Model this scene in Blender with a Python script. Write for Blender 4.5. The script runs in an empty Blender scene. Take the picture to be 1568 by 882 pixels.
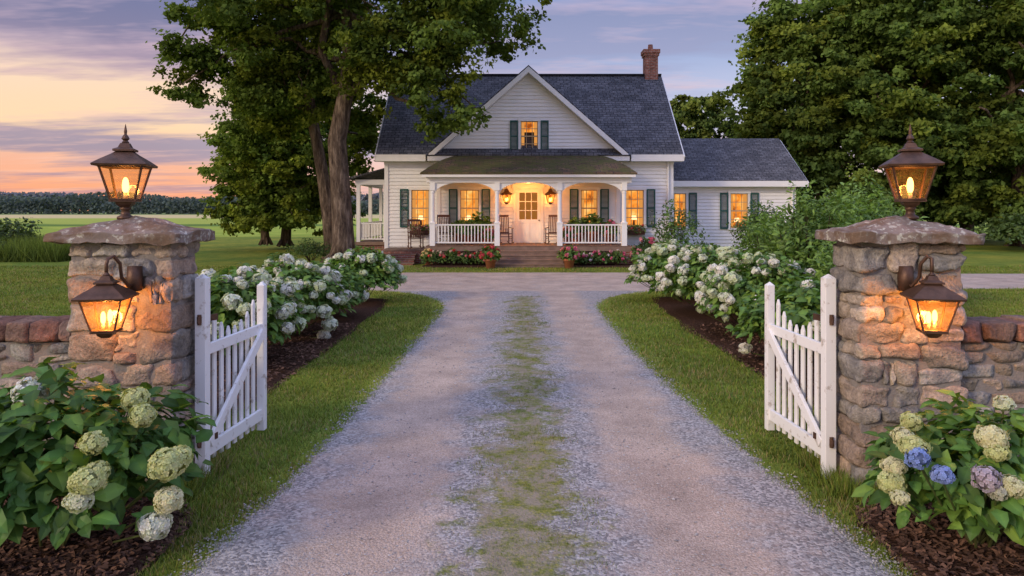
import bpy, math, random
import numpy as np
from mathutils import Vector, Matrix, noise
rng=np.random.default_rng(7); random.seed(7)
scene=bpy.context.scene
scene.view_settings.view_transform='Standard'
scene.view_settings.look='None'
scene.view_settings.exposure=0
U=random.uniform

# ------------------------------------------------------------ mesh builder
class MB:
    def __init__(s): s.v=[];s.c=[];s.f=[];s.n=0
    def add(s,verts,faces,col=(1,1,1),mat=0):
        verts=np.asarray(verts,dtype=np.float64).reshape(-1,3)
        col=np.asarray(col,dtype=np.float64)
        if col.ndim==1: col=np.tile(col,(len(verts),1))
        if isinstance(faces,np.ndarray): groups=[faces]
        else:
            d={}
            for f in faces: d.setdefault(len(f),[]).append(f)
            groups=[np.array(g) for g in d.values()]
        for g in groups: s.f.append((g+s.n,mat))
        s.v.append(verts); s.c.append(col); s.n+=len(verts)
    def build(s,name,mats,smooth=False,parent=None,bevel=0):
        me=bpy.data.meshes.new(name)
        V=np.concatenate(s.v); C=np.concatenate(s.c)
        me.vertices.add(len(V)); me.vertices.foreach_set('co',V.astype(np.float32).ravel())
        loops=np.concatenate([g.ravel() for g,m in s.f])
        tot=np.concatenate([np.full(len(g),g.shape[1]) for g,m in s.f])
        mi=np.concatenate([np.full(len(g),m) for g,m in s.f])
        st=np.concatenate([[0],np.cumsum(tot)[:-1]])
        me.loops.add(len(loops)); me.loops.foreach_set('vertex_index',loops.astype(np.int32))
        me.polygons.add(len(tot)); me.polygons.foreach_set('loop_start',st.astype(np.int32))
        me.polygons.foreach_set('loop_total',tot.astype(np.int32))
        me.polygons.foreach_set('material_index',mi.astype(np.int32))
        me.polygons.foreach_set('use_smooth',np.full(len(tot),smooth))
        a=me.color_attributes.new('Col','FLOAT_COLOR','POINT')
        a.data.foreach_set('color',np.hstack([C,np.ones((len(C),1))]).astype(np.float32).ravel())
        for m in (mats if isinstance(mats,(list,tuple)) else [mats]): me.materials.append(m)
        me.update(calc_edges=True); me.validate()
        ob=bpy.data.objects.new(name,me); scene.collection.objects.link(ob)
        if parent is not None: setpar(ob,parent)
        if bevel:
            b=ob.modifiers.new('bevel','BEVEL'); b.width=bevel; b.segments=2; b.limit_method='ANGLE'
        return ob
def setpar(ob,p):
    ob.parent=p; ob.matrix_parent_inverse=Matrix.Translation(-p.location)
def empty(name,loc):
    e=bpy.data.objects.new(name,None); e.location=loc; e.empty_display_size=.2
    scene.collection.objects.link(e); return e
BF=[(0,3,2,1),(4,5,6,7),(0,1,5,4),(1,2,6,5),(2,3,7,6),(3,0,4,7)]
def box(mb,x0,x1,y0,y1,z0,z1,col=(1,1,1),mat=0):
    mb.add([(x0,y0,z0),(x1,y0,z0),(x1,y1,z0),(x0,y1,z0),(x0,y0,z1),(x1,y0,z1),(x1,y1,z1),(x0,y1,z1)],BF,col,mat)
def beam(mb,p0,p1,w,h,col=(1,1,1),mat=0,up=(0,0,1)):
    p0=Vector(p0);p1=Vector(p1);d=(p1-p0).normalized();u=Vector(up)
    if abs(d.dot(u))>.98: u=Vector((0,1,0))
    s=d.cross(u).normalized()*w/2; t=s.cross(d).normalized()*h/2
    mb.add([p0-s-t,p0+s-t,p0+s+t,p0-s+t,p1-s-t,p1+s-t,p1+s+t,p1-s+t],BF,col,mat)
def slab(mb,q,t,col=(1,1,1),mat=0):
    q=[Vector(p) for p in q]; t=Vector(t); n=len(q)
    vs=q+[p-t for p in q]
    fs=[tuple(range(n)),tuple(range(2*n-1,n-1,-1))]+[(i,i+n,(i+1)%n+n,(i+1)%n) for i in range(n)]
    mb.add(vs,fs,col,mat)
def tube(mb,pts,rad,seg=8,col=(1,1,1),mat=0,cap=True):
    pts=[Vector(p) for p in pts]; vs=[];fs=[]
    ref=Vector((0.31,.95,.1))
    for i,p in enumerate(pts):
        d=(pts[min(i+1,len(pts)-1)]-pts[max(i-1,0)]).normalized()
        if abs(d.dot(ref))>.95: ref=Vector((1,.1,.05))
        a=d.cross(ref).normalized(); b=d.cross(a)
        for k in range(seg):
            t=2*math.pi*k/seg; vs.append(p+(a*math.cos(t)+b*math.sin(t))*rad[i])
    for i in range(len(pts)-1):
        for k in range(seg):
            k2=(k+1)%seg; fs.append((i*seg+k,i*seg+k2,(i+1)*seg+k2,(i+1)*seg+k))
    if cap:
        fs.append(tuple(range(seg-1,-1,-1))); fs.append(tuple((len(pts)-1)*seg+k for k in range(seg)))
    mb.add(vs,fs,col,mat)
def lathe(mb,c,prof,seg=12,col=(1,1,1),mat=0,rot=0):
    vs=[];fs=[]
    for (r,z) in prof:
        for k in range(seg):
            t=2*math.pi*k/seg+rot; vs.append((c[0]+r*math.cos(t),c[1]+r*math.sin(t),c[2]+z))
    for i in range(len(prof)-1):
        for k in range(seg):
            k2=(k+1)%seg; fs.append((i*seg+k,i*seg+k2,(i+1)*seg+k2,(i+1)*seg+k))
    fs.append(tuple(range(seg-1,-1,-1))); fs.append(tuple((len(prof)-1)*seg+k for k in range(seg)))
    mb.add(vs,fs,col,mat)

# ------------------------------------------------------------ materials
class M:
    def __init__(s,name):
        s.m=bpy.data.materials.new(name); s.m.use_nodes=True; s.t=s.m.node_tree
        s.b=s.t.nodes['Principled BSDF']; s.o=s.t.nodes['Material Output']
    def n(s,typ,**kw):
        x=s.t.nodes.new(typ)
        for k,v in kw.items():
            if k.startswith('_'): setattr(x,k[1:],v)
            else: x.inputs[k.replace('__',' ')].default_value=v
        return x
    def l(s,a,b): s.t.links.new(a,b)
    def coord(s,kind='Object'): return s.n('ShaderNodeTexCoord').outputs[kind]
    def noise(s,scale,vec=None,detail=3,rough=.55):
        x=s.n('ShaderNodeTexNoise',Scale=scale,Detail=detail,Roughness=rough)
        s.l(vec if vec is not None else s.coord(),x.inputs['Vector']); return x.outputs['Fac']
    def ramp(s,fac,stops):
        x=s.n('ShaderNodeValToRGB'); e=x.color_ramp.elements
        while len(e)<len(stops): e.new(.5)
        for i,(p,c) in enumerate(stops):
            e[i].position=p; e[i].color=(c[0],c[1],c[2],1) if hasattr(c,'__len__') else (c,c,c,1)
        s.l(fac,x.inputs['Fac']); return x.outputs['Color']
    def mix(s,fac,a,b,typ='MIX'):
        x=s.n('ShaderNodeMix',_data_type='RGBA',_blend_type=typ)
        for i,v in ((0,fac),(6,a),(7,b)):
            if isinstance(v,bpy.types.NodeSocket): s.l(v,x.inputs[i])
            elif i==0: x.inputs[0].default_value=v
            else: x.inputs[i].default_value=(v[0],v[1],v[2],1)
        return x.outputs[2]
    def math(s,op,a,b=0,c=0,clamp=False):
        x=s.n('ShaderNodeMath',_operation=op,_use_clamp=clamp)
        for i,v in enumerate((a,b,c)):
            if isinstance(v,bpy.types.NodeSocket): s.l(v,x.inputs[i])
            else: x.inputs[i].default_value=v
        return x.outputs[0]
    def bump(s,h,strength=.5,dist=.02):
        x=s.n('ShaderNodeBump',Strength=strength,Distance=dist); s.l(h,x.inputs['Height']); s.l(x.outputs[0],s.b.inputs['Normal'])
    def col(s,c):
        if isinstance(c,bpy.types.NodeSocket): s.l(c,s.b.inputs['Base Color'])
        else: s.b.inputs['Base Color'].default_value=(*c,1)
    def attr(s): return s.n('ShaderNodeVertexColor',_layer_name='Col').outputs['Color']
    def rough(s,r,spec=.3): s.b.inputs['Roughness'].default_value=r; s.b.inputs['Specular IOR Level'].default_value=spec

def simple(name,c,r=.6,var=.15,scale=6,bump=.2,metal=0,spec=.3):
    m=M(name); n=m.noise(scale)
    m.col(m.mix(n,[x*(1-var*2) for x in c],[min(1,x*(1+var)) for x in c])); m.rough(r,spec)
    m.b.inputs['Metallic'].default_value=metal
    if bump: m.bump(m.noise(scale*8),bump,.01)
    return m.m
def attrmat(name,r=.6,mott=.25,scale=20,bump=.3,bd=.01,spec=.3):
    m=M(name); n=m.noise(scale)
    m.col(m.mix(1,m.attr(),m.ramp(n,[(.25,1-mott*1.6),(.75,1+mott)]),'MULTIPLY')); m.rough(r,spec)
    if bump: m.bump(m.noise(scale*3),bump,bd)
    return m.m
def leafmat(name,trans=.3,r=.5,spec=.25,cheap=False):
    m=M(name); a=m.attr()
    if cheap:
        q=m.n('ShaderNodeBsdfDiffuse'); m.l(a,q.inputs['Color']); src=q.outputs[0]; m.t.nodes.remove(m.b)
    else: m.col(a); m.rough(r,spec); src=m.b.outputs[0]
    t=m.n('ShaderNodeBsdfTranslucent'); m.l(m.mix(1,a,(1.35,1.4,.6),'MULTIPLY'),t.inputs['Color'])
    x=m.n('ShaderNodeMixShader',Fac=trans); m.l(src,x.inputs[1]); m.l(t.outputs[0],x.inputs[2]); m.l(x.outputs[0],m.o.inputs['Surface'])
    return m.m
LEAF=leafmat('glossy_foliage',.3); TLEAF=leafmat('tree_foliage',.35,cheap=True); PETAL=leafmat('petals',.25,cheap=True); BLADE=leafmat('grass_blades',.25,cheap=True)
WHITE=simple('white_paint',(.79,.78,.765),.5,.05,3,.06)
def weathered():
    m=M('weathered_white_paint'); n=m.noise(9,detail=6,rough=.7)
    m.col(m.mix(m.ramp(n,[(.33,1),(.43,0)]),(.8,.79,.77),(.45,.39,.33))); m.rough(.55); m.bump(n,.25,.005); return m.m
GATEW=weathered()
def stonemat():
    m=M('field_stone'); n=m.noise(9,detail=5,rough=.65); n2=m.noise(42,detail=3,rough=.7)
    c=m.mix(1,m.attr(),m.ramp(n,[(.28,(.55,.56,.60)),(.5,(1,.98,.95)),(.72,(1.45,1.40,1.32))]),'MULTIPLY')
    c=m.mix(1,c,m.ramp(n2,[(.3,.70),(.7,1.24)]),'MULTIPLY')
    m.col(c); m.rough(.9,.12); m.bump(m.math('ADD',n,m.math('MULTIPLY',n2,.5)),1,.035); return m.m
STONE=stonemat()
m=M('mortar'); m.col(m.mix(m.noise(30),(.17,.15,.135),(.30,.27,.24))); m.rough(.95,.1); m.bump(m.noise(70),.8,.01); MORTAR=m.m
def capmat():
    m=M('lichen_cap_stone'); n=m.noise(7,detail=6,rough=.7); v=m.noise(26,detail=3)
    c=m.mix(n,(.13,.095,.08),(.34,.28,.24))
    c=m.mix(m.ramp(v,[(.55,0),(.62,1)]),c,(.46,.44,.37))
    c=m.mix(m.ramp(m.noise(5,detail=5),[(.46,0),(.56,.8)]),c,(.15,.095,.06))
    m.col(c); m.rough(.95,.1); m.bump(n,.9,.03); return m.m
CAP=capmat()
BRONZE=simple('aged_bronze',(.13,.07,.045),.45,.4,15,.3,.5,.4)
def glassmat():
    m=M('lantern_glass'); t=m.n('ShaderNodeBsdfTransparent'); t.inputs['Color'].default_value=(1,.84,.62,1)
    g=m.n('ShaderNodeBsdfGlossy',Roughness=.08); x=m.n('ShaderNodeMixShader',Fac=.08)
    tl=m.n('ShaderNodeBsdfTranslucent'); tl.inputs['Color'].default_value=(1,.62,.30,1); x2=m.n('ShaderNodeMixShader',Fac=.035)
    m.l(t.outputs[0],x.inputs[1]); m.l(g.outputs[0],x.inputs[2]); m.l(x.outputs[0],x2.inputs[1]); m.l(tl.outputs[0],x2.inputs[2]); m.l(x2.outputs[0],m.o.inputs['Surface']); return m.m
GLASS=glassmat()
def emis(name,c,s):
    m=M(name); e=m.n('ShaderNodeEmission',Strength=s); e.inputs['Color'].default_value=(*c,1); m.l(e.outputs[0],m.o.inputs['Surface']); return m.m
BULB=emis('glowing_bulb',(1,.56,.17),7)
def roomglow():
    m=M('lit_room'); n=m.noise(2.3,detail=3); c=m.ramp(n,[(.32,(.32,.07,.01)),(.46,(.9,.27,.03)),(.58,(1,.42,.08)),(.7,(1,.62,.2))])
    e=m.n('ShaderNodeEmission',Strength=1.1); m.l(c,e.inputs['Color']); m.l(e.outputs[0],m.o.inputs['Surface']); return m.m
ROOM=roomglow()
CURT=emis('lit_curtain',(1,.42,.10),.7)
def shingle(name,swap,c1,c2,moss=None):
    m=M(name); s=m.n('ShaderNodeSeparateXYZ'); m.l(m.coord(),s.inputs[0])
    c=m.n('ShaderNodeCombineXYZ')
    a,b=('Y','X') if swap else ('X','Y')
    m.l(s.outputs[a],c.inputs[0]); m.l(m.math('MULTIPLY',s.outputs[b],1.36),c.inputs[1])
    t=m.n('ShaderNodeTexBrick',Scale=1.0); t.inputs['Brick Width'].default_value=.32; t.inputs['Row Height'].default_value=.17
    t.inputs['Mortar Size'].default_value=.012; t.inputs['Color1'].default_value=(*c1,1); t.inputs['Color2'].default_value=(*c2,1); t.inputs['Mortar'].default_value=(.02,.02,.024,1)
    t.offset=.5; m.l(c.outputs[0],t.inputs['Vector'])
    n=m.noise(1.3,detail=5)
    cc=m.mix(1,t.outputs['Color'],m.ramp(n,[(.3,.7),(.7,1.3)]),'MULTIPLY')
    cc=m.mix(.5,cc,m.mix(1,cc,m.ramp(m.noise(14,detail=2),[(.35,.4),(.65,1.7)]),'MULTIPLY'))
    if moss: cc=m.mix(m.ramp(m.noise(2.2,detail=6,rough=.7),[(.40,0),(.56,.85)]),cc,moss)
    m.col(cc); m.rough(.85,.2); m.bump(m.math('SUBTRACT',m.noise(25),m.math('MULTIPLY',t.outputs['Fac'],2)),.7,.03); return m.m
ROOF=shingle('slate_shingles',False,(.07,.072,.082),(.125,.125,.138))
ROOFX=shingle('slate_shingles_cross',True,(.07,.072,.082),(.125,.125,.138))
PROOF=shingle('mossy_shingles',False,(.085,.052,.033),(.145,.09,.055),(.08,.082,.022))
def brick(name,c1,c2):
    m=M(name); s=m.n('ShaderNodeSeparateXYZ'); m.l(m.coord(),s.inputs[0]); c=m.n('ShaderNodeCombineXYZ')
    m.l(m.math('ADD',s.outputs['X'],s.outputs['Y']),c.inputs[0]); m.l(s.outputs['Z'],c.inputs[1])
    t=m.n('ShaderNodeTexBrick',Scale=1.0); t.inputs['Brick Width'].default_value=.22; t.inputs['Row Height'].default_value=.075
    t.inputs['Mortar Size'].default_value=.008; t.inputs['Color1'].default_value=(*c1,1); t.inputs['Color2'].default_value=(*c2,1); t.inputs['Mortar'].default_value=(.3,.27,.24,1)
    m.l(c.outputs[0],t.inputs['Vector']); m.col(m.mix(1,t.outputs['Color'],m.ramp(m.noise(8),[(.3,.6),(.7,1.3)]),'MULTIPLY')); m.rough(.9,.1); m.bump(t.outputs['Fac'],-.5,.01); return m.m
BRICK=brick('red_brick',(.22,.075,.05),(.32,.12,.08))
SHUT=simple('green_shutter_paint',(.022,.095,.08),.5,.2,5,.1)
WOOD=simple('weathered_wood',(.24,.16,.12),.75,.3,4,.3)
DWOOD=simple('dark_wood',(.11,.05,.035),.6,.3,6,.2)
MUNT=simple('window_sash',(.5,.34,.18),.5,.1,5,.05)  # backlit tint of whitish sashes is put into this tan colour
CEIL=simple('porch_ceiling',(.66,.5,.30),.6,.1,3,.1)
m=M('bark'); tc=m.coord(); mp=m.n('ShaderNodeMapping'); mp.inputs['Scale'].default_value=(1,1,.2); m.l(tc,mp.inputs[0])
n=m.noise(9,mp.outputs[0],6,.7); m.col(m.ramp(n,[(.34,(.035,.025,.02)),(.5,(.12,.088,.065)),(.66,(.26,.20,.15))])); m.rough(.95,.1); m.bump(n,1,.14); BARK=m.m
TERRA=simple('terracotta',(.42,.15,.08),.8,.2,8,.2)

# ------------------------------------------------------------ drive geometry
def interp(y,ys,xs): return np.interp(y,ys,xs)
def sd_drive(x,y):
    xl=interp(y,[3,4,5.8,7.75,10.6,13.75,18],[-1.98,-1.86,-1.68,-1.6,-1.52,-1.43,-1.43])
    xr=interp(y,[3,4,5.6,7.5,9.7,13,18],[2.35,2.2,2.06,1.9,1.8,1.76,1.85])
    a=np.minimum(np.minimum(x-xl,xr-x),22-y)
    b=np.minimum(np.minimum(y-19.2,23.7-y),x+5.2)
    k=4.5; h=np.maximum(k-np.abs(a-b),0)/k
    return np.maximum(a,b)+h*h*k*.25
def sd_strip(x,y):
    l=interp(y,[3,4,5.8,8.3,11.7,16.2],[-.38,-.36,-.29,-.21,-.14,-.05])
    r=interp(y,[3,4,5.8,8.3,11.7,16.2],[.52,.50,.51,.51,.55,.61])
    return np.minimum(np.minimum(x-l,r-x),17.2-y)
def wob(x,y,f=1.0):
    return (np.sin(x*3.1*f+y*1.7*f)+np.sin(x*7.3*f-y*5.1*f+1.3)+np.sin(y*9.7*f+x*2.2*f+.5)+np.sin(x*15*f+y*13*f+2)*.7)/3.7
BEDS=[(-4.3,-2.12,3.2,5.28),(2.28,4.6,3.2,5.28),(-5.6,-2.75,6.6,17.4),(3.1,7.5,6.6,17.6),(-3.4,-.75,26.2,27.45),(2.0,5.6,26.2,27.45)]
def bed_val(b,x,y):
    cx,cy=(b[0]+b[1])/2,(b[2]+b[3])/2; rx,ry=(b[1]-b[0])/2,(b[3]-b[2])/2
    p=3.0 if ry<2 else 5.0
    return (np.abs((x-cx)/rx)**p+np.abs((y-cy)/ry)**p)**(1/p)
def in_bed(x,y):
    r=np.zeros(np.shape(x),bool)
    for b in BEDS: r|=bed_val(b,x,y)<.97
    return r

def grasscol(m):
    big=m.noise(.30,detail=3); fine=m.noise(34,detail=3,rough=.75); mid=m.noise(2.2,detail=5,rough=.65)
    c=m.ramp(fine,[(.3,(.08,.115,.025)),(.5,(.155,.21,.042)),(.72,(.31,.345,.095))])
    c=m.mix(1,c,m.ramp(mid,[(.3,(.64,.73,.66)),(.7,(1.35,1.25,1.15))]),'MULTIPLY')
    c=m.mix(1,c,m.ramp(big,[(.36,(.80,.92,.8)),(.64,(1.6,1.25,1.0))]),'MULTIPLY')
    return c,fine
m=M('meadow_and_field'); g,fine=grasscol(m)
s=m.n('ShaderNodeSeparateXYZ'); m.l(m.coord(),s.inputs[0])
yy=m.math('ADD',s.outputs['Y'],m.math('MULTIPLY',m.noise(.05,detail=2),14))
def mr(m,v,a,b):
    x=m.n('ShaderNodeMapRange'); x.inputs['From Min'].default_value=a; x.inputs['From Max'].default_value=b; m.l(v,x.inputs['Value']); return x.outputs[0]
fld=m.ramp(m.noise(.3,detail=4),[(.3,(.23,.33,.045)),(.7,(.40,.46,.08))])
c=m.mix(mr(m,yy,62,68),g,fld)
c=m.mix(mr(m,yy,98,104),c,(.13,.21,.045))
c=m.mix(mr(m,yy,112,118),c,(.36,.42,.08))
c=m.mix(mr(m,yy,190,205),c,(.62,.50,.24))
c=m.mix(mr(m,yy,330,345),c,(.22,.28,.10))
m.col(c); m.rough(.95,.05); m.bump(fine,.8,.04); GROUND=m.m
mb=MB(); mb.add([(-2500,-600,0),(2500,-600,0),(2500,3500,0),(-2500,3500,0)],[(0,1,2,3)]); mb.build('ground',GROUND)

res=.12; xs=np.arange(-8,42,res); ys=np.arange(-4,25,res)
X,Y=np.meshgrid(xs,ys); S=sd_drive(X,Y); T=sd_strip(X,Y)
tr=np.exp(-((X+.95)/.42)**2)+np.exp(-((X-1.18)/.42)**2); tr=np.where(Y>18.5,.7,tr)
Z=.010+np.clip(S+.1,0,.3)*.08-.018*tr+.02*np.clip(T+.2,0,.4)
Z=np.where(S<-.12,.004,np.maximum(Z,.006))
idx=np.arange(X.size).reshape(X.shape); keep=(S[:-1,:-1]>-.3)&(S[1:,1:]>-.3)&(S[:-1,1:]>-.3)&(S[1:,:-1]>-.3)
F=np.stack([idx[:-1,:-1][keep],idx[:-1,1:][keep],idx[1:,1:][keep],idx[1:,:-1][keep]],1)
used=np.unique(F); remap=-np.ones(X.size,int); remap[used]=np.arange(len(used))
mb=MB(); mb.add(np.stack([X,Y,Z],-1).reshape(-1,3)[used],remap[F],np.stack([np.clip(.5+S*.5,0,1),np.clip(.5+T*.5,0,1),np.clip(tr,0,1)],-1).reshape(-1,3)[used])
m=M('gravel'); a=m.n('ShaderNodeSeparateColor'); m.l(m.attr(),a.inputs[0])
g,fine=grasscol(m)
v=m.n('ShaderNodeTexVoronoi',Scale=55); m.l(m.coord(),v.inputs['Vector']); v2=m.n('ShaderNodeTexVoronoi',Scale=120); m.l(m.coord(),v2.inputs['Vector'])
bw=m.n('ShaderNodeSeparateColor'); m.l(v.outputs['Color'],bw.inputs[0]); bw2=m.n('ShaderNodeSeparateColor'); m.l(v2.outputs['Color'],bw2.inputs[0])
loose=m.ramp(bw.outputs[0],[(0,(.17,.155,.15)),(.5,(.32,.295,.28)),(1,(.53,.49,.46))])
pack=m.ramp(bw2.outputs[0],[(0,(.37,.285,.225)),(.6,(.51,.40,.325)),(1,(.63,.51,.43))])
big=m.noise(1.4,detail=6,rough=.65)
pack=m.mix(1,pack,m.ramp(big,[(.3,(.72,.70,.68)),(.7,(1.17,1.14,1.1))]),'MULTIPLY')
tf=m.math('ADD',a.outputs[2],m.math('MULTIPLY',m.math('SUBTRACT',m.noise(2.2,detail=7,rough=.72),.5),2.2))
gr=m.mix(m.ramp(tf,[(.10,0),(.65,1)]),loose,pack)
soil=m.mix(m.noise(12),(.23,.18,.125),(.40,.33,.25))
nz=m.math('MULTIPLY',m.math('SUBTRACT',m.noise(7,detail=6,rough=.7),.5),.5)
nz2=m.math('MULTIPLY',m.math('SUBTRACT',m.noise(2.6,detail=7,rough=.78),.5),1.25)
e1=m.math('ADD',a.outputs[0],m.math('MULTIPLY',nz,.5)); e2=m.math('ADD',a.outputs[1],nz2)
g2=m.mix(m.ramp(m.noise(5,detail=6,rough=.78),[(.42,0),(.56,.9)]),m.mix(1,g,(.82,.78,.85),'MULTIPLY'),soil)
c=m.mix(m.ramp(e2,[(.48,0),(.62,.95)]),gr,g2)
c=m.mix(m.ramp(e1,[(.485,0),(.505,1)]),g,c)
m.col(c); m.rough(.95,.1)
hh=m.math('ADD',m.math('MULTIPLY',v.outputs['Distance'],-1),m.math('MULTIPLY',v2.outputs['Distance'],-.5)); m.bump(hh,.7,.010)
mb.build('gravel_driveway',m.m,smooth=True)

# loose gravel stones
N=140000; y=3.6*(15/3.6)**rng.random(N); x=rng.uniform(-2.4,2.6,N)
s_=sd_drive(x,y)+wob(x,y)*.09+rng.normal(0,.05,N); t_=sd_strip(x,y); trk=np.exp(-((x+.95)/.42)**2)+np.exp(-((x-1.18)/.42)**2)
p=np.where(s_>-.06,1,0)*np.clip(1.0-trk*1.15+wob(x,y,.5)*.25,.05,1)*np.where(t_>0,.22,1); k=rng.random(N)<p*.6
x,y,trk=x[k],y[k],trk[k]; n=len(x)
sz=rng.uniform(.0035,.0095,n)*(1+y*.03)*np.where(rng.random(n)<.06,1.6,1)
oct_=np.array([(1,0,0),(0,1,0),(-1,0,0),(0,-1,0),(0,0,1),(0,0,-1)],float)
of=np.array([(0,1,4),(1,2,4),(2,3,4),(3,0,4),(1,0,5),(2,1,5),(3,2,5),(0,3,5)])
ang=rng.uniform(0,6.28,n); sc=rng.uniform(.6,1.3,(n,6,1))
P=oct_[None]*sc*sz[:,None,None]; P[:,:,2]*=.7
ca,sa=np.cos(ang)[:,None],np.sin(ang)[:,None]; PX=P[:,:,0]*ca-P[:,:,1]*sa; PY=P[:,:,0]*sa+P[:,:,1]*ca
P=np.stack([PX+x[:,None],PY+y[:,None],P[:,:,2]+.022],-1)
gc=rng.uniform(.2,.5,(n,1,1))*np.array([1,.94,.90])[None,None]*np.ones((n,6,1))
F=(of[None]+(np.arange(n)*6)[:,None,None]).reshape(-1,3)
mb=MB(); mb.add(P.reshape(-1,3),F,gc.reshape(-1,3)); mb.build('loose_gravel',attrmat('gravel_stones',.9,.1,40,0))

# grass blades
def blades(mb,x,y,z,h,w,col):
    n=len(x); a=rng.uniform(0,6.28,n); l=rng.normal(0,.38,(n,2))*h[:,None]
    dx,dy=np.cos(a)*w/2,np.sin(a)*w/2
    V=np.stack([np.stack([x-dx,y-dy,z],-1),np.stack([x+dx,y+dy,z],-1),np.stack([x+l[:,0],y+l[:,1],z+h],-1)],1)
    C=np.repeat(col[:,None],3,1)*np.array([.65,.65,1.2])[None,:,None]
    mb.add(V.reshape(-1,3),np.arange(n*3).reshape(-1,3),C.reshape(-1,3))
def blade_cols(n,x,y):
    c=np.array([.185,.255,.05])[None]*rng.uniform(.5,1.4,(n,1)); c=c*(1+.22*wob(x*.25,y*.25)+.22*wob(x*.9+3,y*.5))[:,None]
    yl=rng.random(n)<np.clip(.18+.22*wob(x*.6,y*.6+4),.03,.5); c[yl]=np.array([.38,.33,.16])*rng.uniform(.6,1.2,(yl.sum(),1)); c[:,0]*=rng.uniform(.8,1.3,n); return c
N=540000; y=3.5*(27/3.5)**rng.random(N); x=rng.uniform(-1,1,N)*(y*.74+.8)
s_=sd_drive(x,y)+wob(x,y,1.5)*.09+rng.normal(0,.03,N)
k=(s_<.02)&(~in_bed(x,y)); k&=~((np.abs(x)>2.45)&(y>5.3)&(y<5.8))
k&=rng.random(N)<.85
xg,yg=x[k],y[k]
N=80000; y=3.5*(18/3.5)**rng.random(N); x=rng.uniform(-.7,.95,N); t_=sd_strip(x,y)+wob(x,y,.9)*.16+wob(x,y,2.6)*.11+rng.normal(0,.05,N)
k=(t_>0)&(rng.random(N)<np.clip(.34+.75*wob(x,y,.8)+.3*wob(x,y,2.1)+t_*1.1,.03,1)); xg=np.concatenate([xg,x[k]]); yg=np.concatenate([yg,y[k]])
n=len(xg); mb=MB()
strip=sd_strip(xg,yg)>-.25
hgt=rng.uniform(.022,.055,n)*(1+.01*yg)*np.where(strip,.72,1)*(1+.3*wob(xg,yg,.6))
cols=blade_cols(n,xg,yg); cols[strip]*=np.array([.78,.72,.85])
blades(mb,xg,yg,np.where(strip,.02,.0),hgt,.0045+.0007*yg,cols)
n=9000; side=rng.integers(0,2,n); x=np.where(side==0,rng.uniform(-8,-2.28,n),rng.uniform(2.3,8,n)); near=rng.random(n)<.5
x=np.where(near,np.where(side==0,rng.uniform(-3.4,-2.3,n),rng.uniform(2.35,3.5,n)),x); y=np.where(rng.random(n)<.7,5.27-np.abs(rng.normal(0,.05,n)),5.82+np.abs(rng.normal(0,.06,n)))
e_=rng.random(n)<.25; x=np.where(e_,np.where(side==0,-2.42+rng.normal(0,.05,n),2.48+rng.normal(0,.05,n)),x); y=np.where(e_,rng.uniform(5.2,5.95,n),y)
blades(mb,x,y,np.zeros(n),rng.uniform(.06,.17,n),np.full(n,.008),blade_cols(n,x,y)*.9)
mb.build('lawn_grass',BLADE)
n=26000; x=rng.uniform(-42,-18.4,n); y=rng.uniform(29,33,n); c=np.array([.14,.19,.045])[None]*rng.uniform(.6,1.5,(n,1))
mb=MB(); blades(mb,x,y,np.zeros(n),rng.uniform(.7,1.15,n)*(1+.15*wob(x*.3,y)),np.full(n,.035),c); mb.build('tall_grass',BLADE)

# mulch beds
m=M('bark_mulch'); v=m.n('ShaderNodeTexVoronoi',Scale=45); m.l(m.coord(),v.inputs['Vector']); n_=m.noise(22,detail=6,rough=.8)
m.col(m.ramp(n_,[(.3,(.03,.017,.012)),(.55,(.085,.045,.03)),(.75,(.17,.095,.06))])); m.rough(.95,.05); m.bump(m.math('ADD',n_,v.outputs['Distance']),1,.03); MULCH=m.m
for b in BEDS:
    mb=MB(); cx,cy=(b[0]+b[1])/2,(b[2]+b[3])/2; rx,ry=(b[1]-b[0])/2,(b[3]-b[2])/2; p=3.0 if ry<2 else 5.0
    vs=[(cx,cy,.05)]; K=72
    for ring,zz in ((.5,.05),(.9,.04),(1,.004)):
        for i in range(K):
            t=6.28318*i/K; q=(abs(math.cos(t))**p+abs(math.sin(t))**p)**(-1/p)*ring*(1+.025*math.sin(t*9+cx)+.02*math.sin(t*17))
            vs.append((cx+rx*q*math.cos(t),cy+ry*q*math.sin(t),zz+.006))
    fs=[(0,1+i,1+(i+1)%K) for i in range(K)]
    for r in range(2): fs+=[(1+r*K+i,1+(r+1)*K+i,1+(r+1)*K+(i+1)%K,1+r*K+(i+1)%K) for i in range(K)]
    mb.add(vs,fs,(.05,.03,.02))
    nn=9000
    if cy<20:
        x=rng.uniform(b[0],b[1],nn); y=rng.uniform(b[2],min(b[3],13),nn); kk=bed_val(b,x,y)<1.03; x,y=x[kk],y[kk]; nn=len(x)
        a=rng.uniform(0,6.28,nn); L=rng.uniform(.008,.028,nn); W_=L*rng.uniform(.2,.5,nn); tz=rng.uniform(-.5,.5,nn)*L
        d=np.stack([np.cos(a)*L,np.sin(a)*L,tz],-1); e=np.stack([-np.sin(a)*W_,np.cos(a)*W_,rng.uniform(-.3,.3,nn)*L],-1)
        c0=np.stack([x,y,np.where(bed_val(b,x,y)<.93,.062,.03)],-1)
        V=np.stack([c0-d-e,c0+d-e,c0+d+e,c0-d+e],1)
        C=np.repeat((np.array([.14,.075,.05])[None]*rng.uniform(.3,1.6,(nn,1)))[:,None],4,1)
        mb.add(V.reshape(-1,3),np.arange(nn*4).reshape(-1,4),C.reshape(-1,3),1)
    mb.build('mulch_bed',[MULCH,attrmat('mulch_chips',.95,.1,30,0)])

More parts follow.
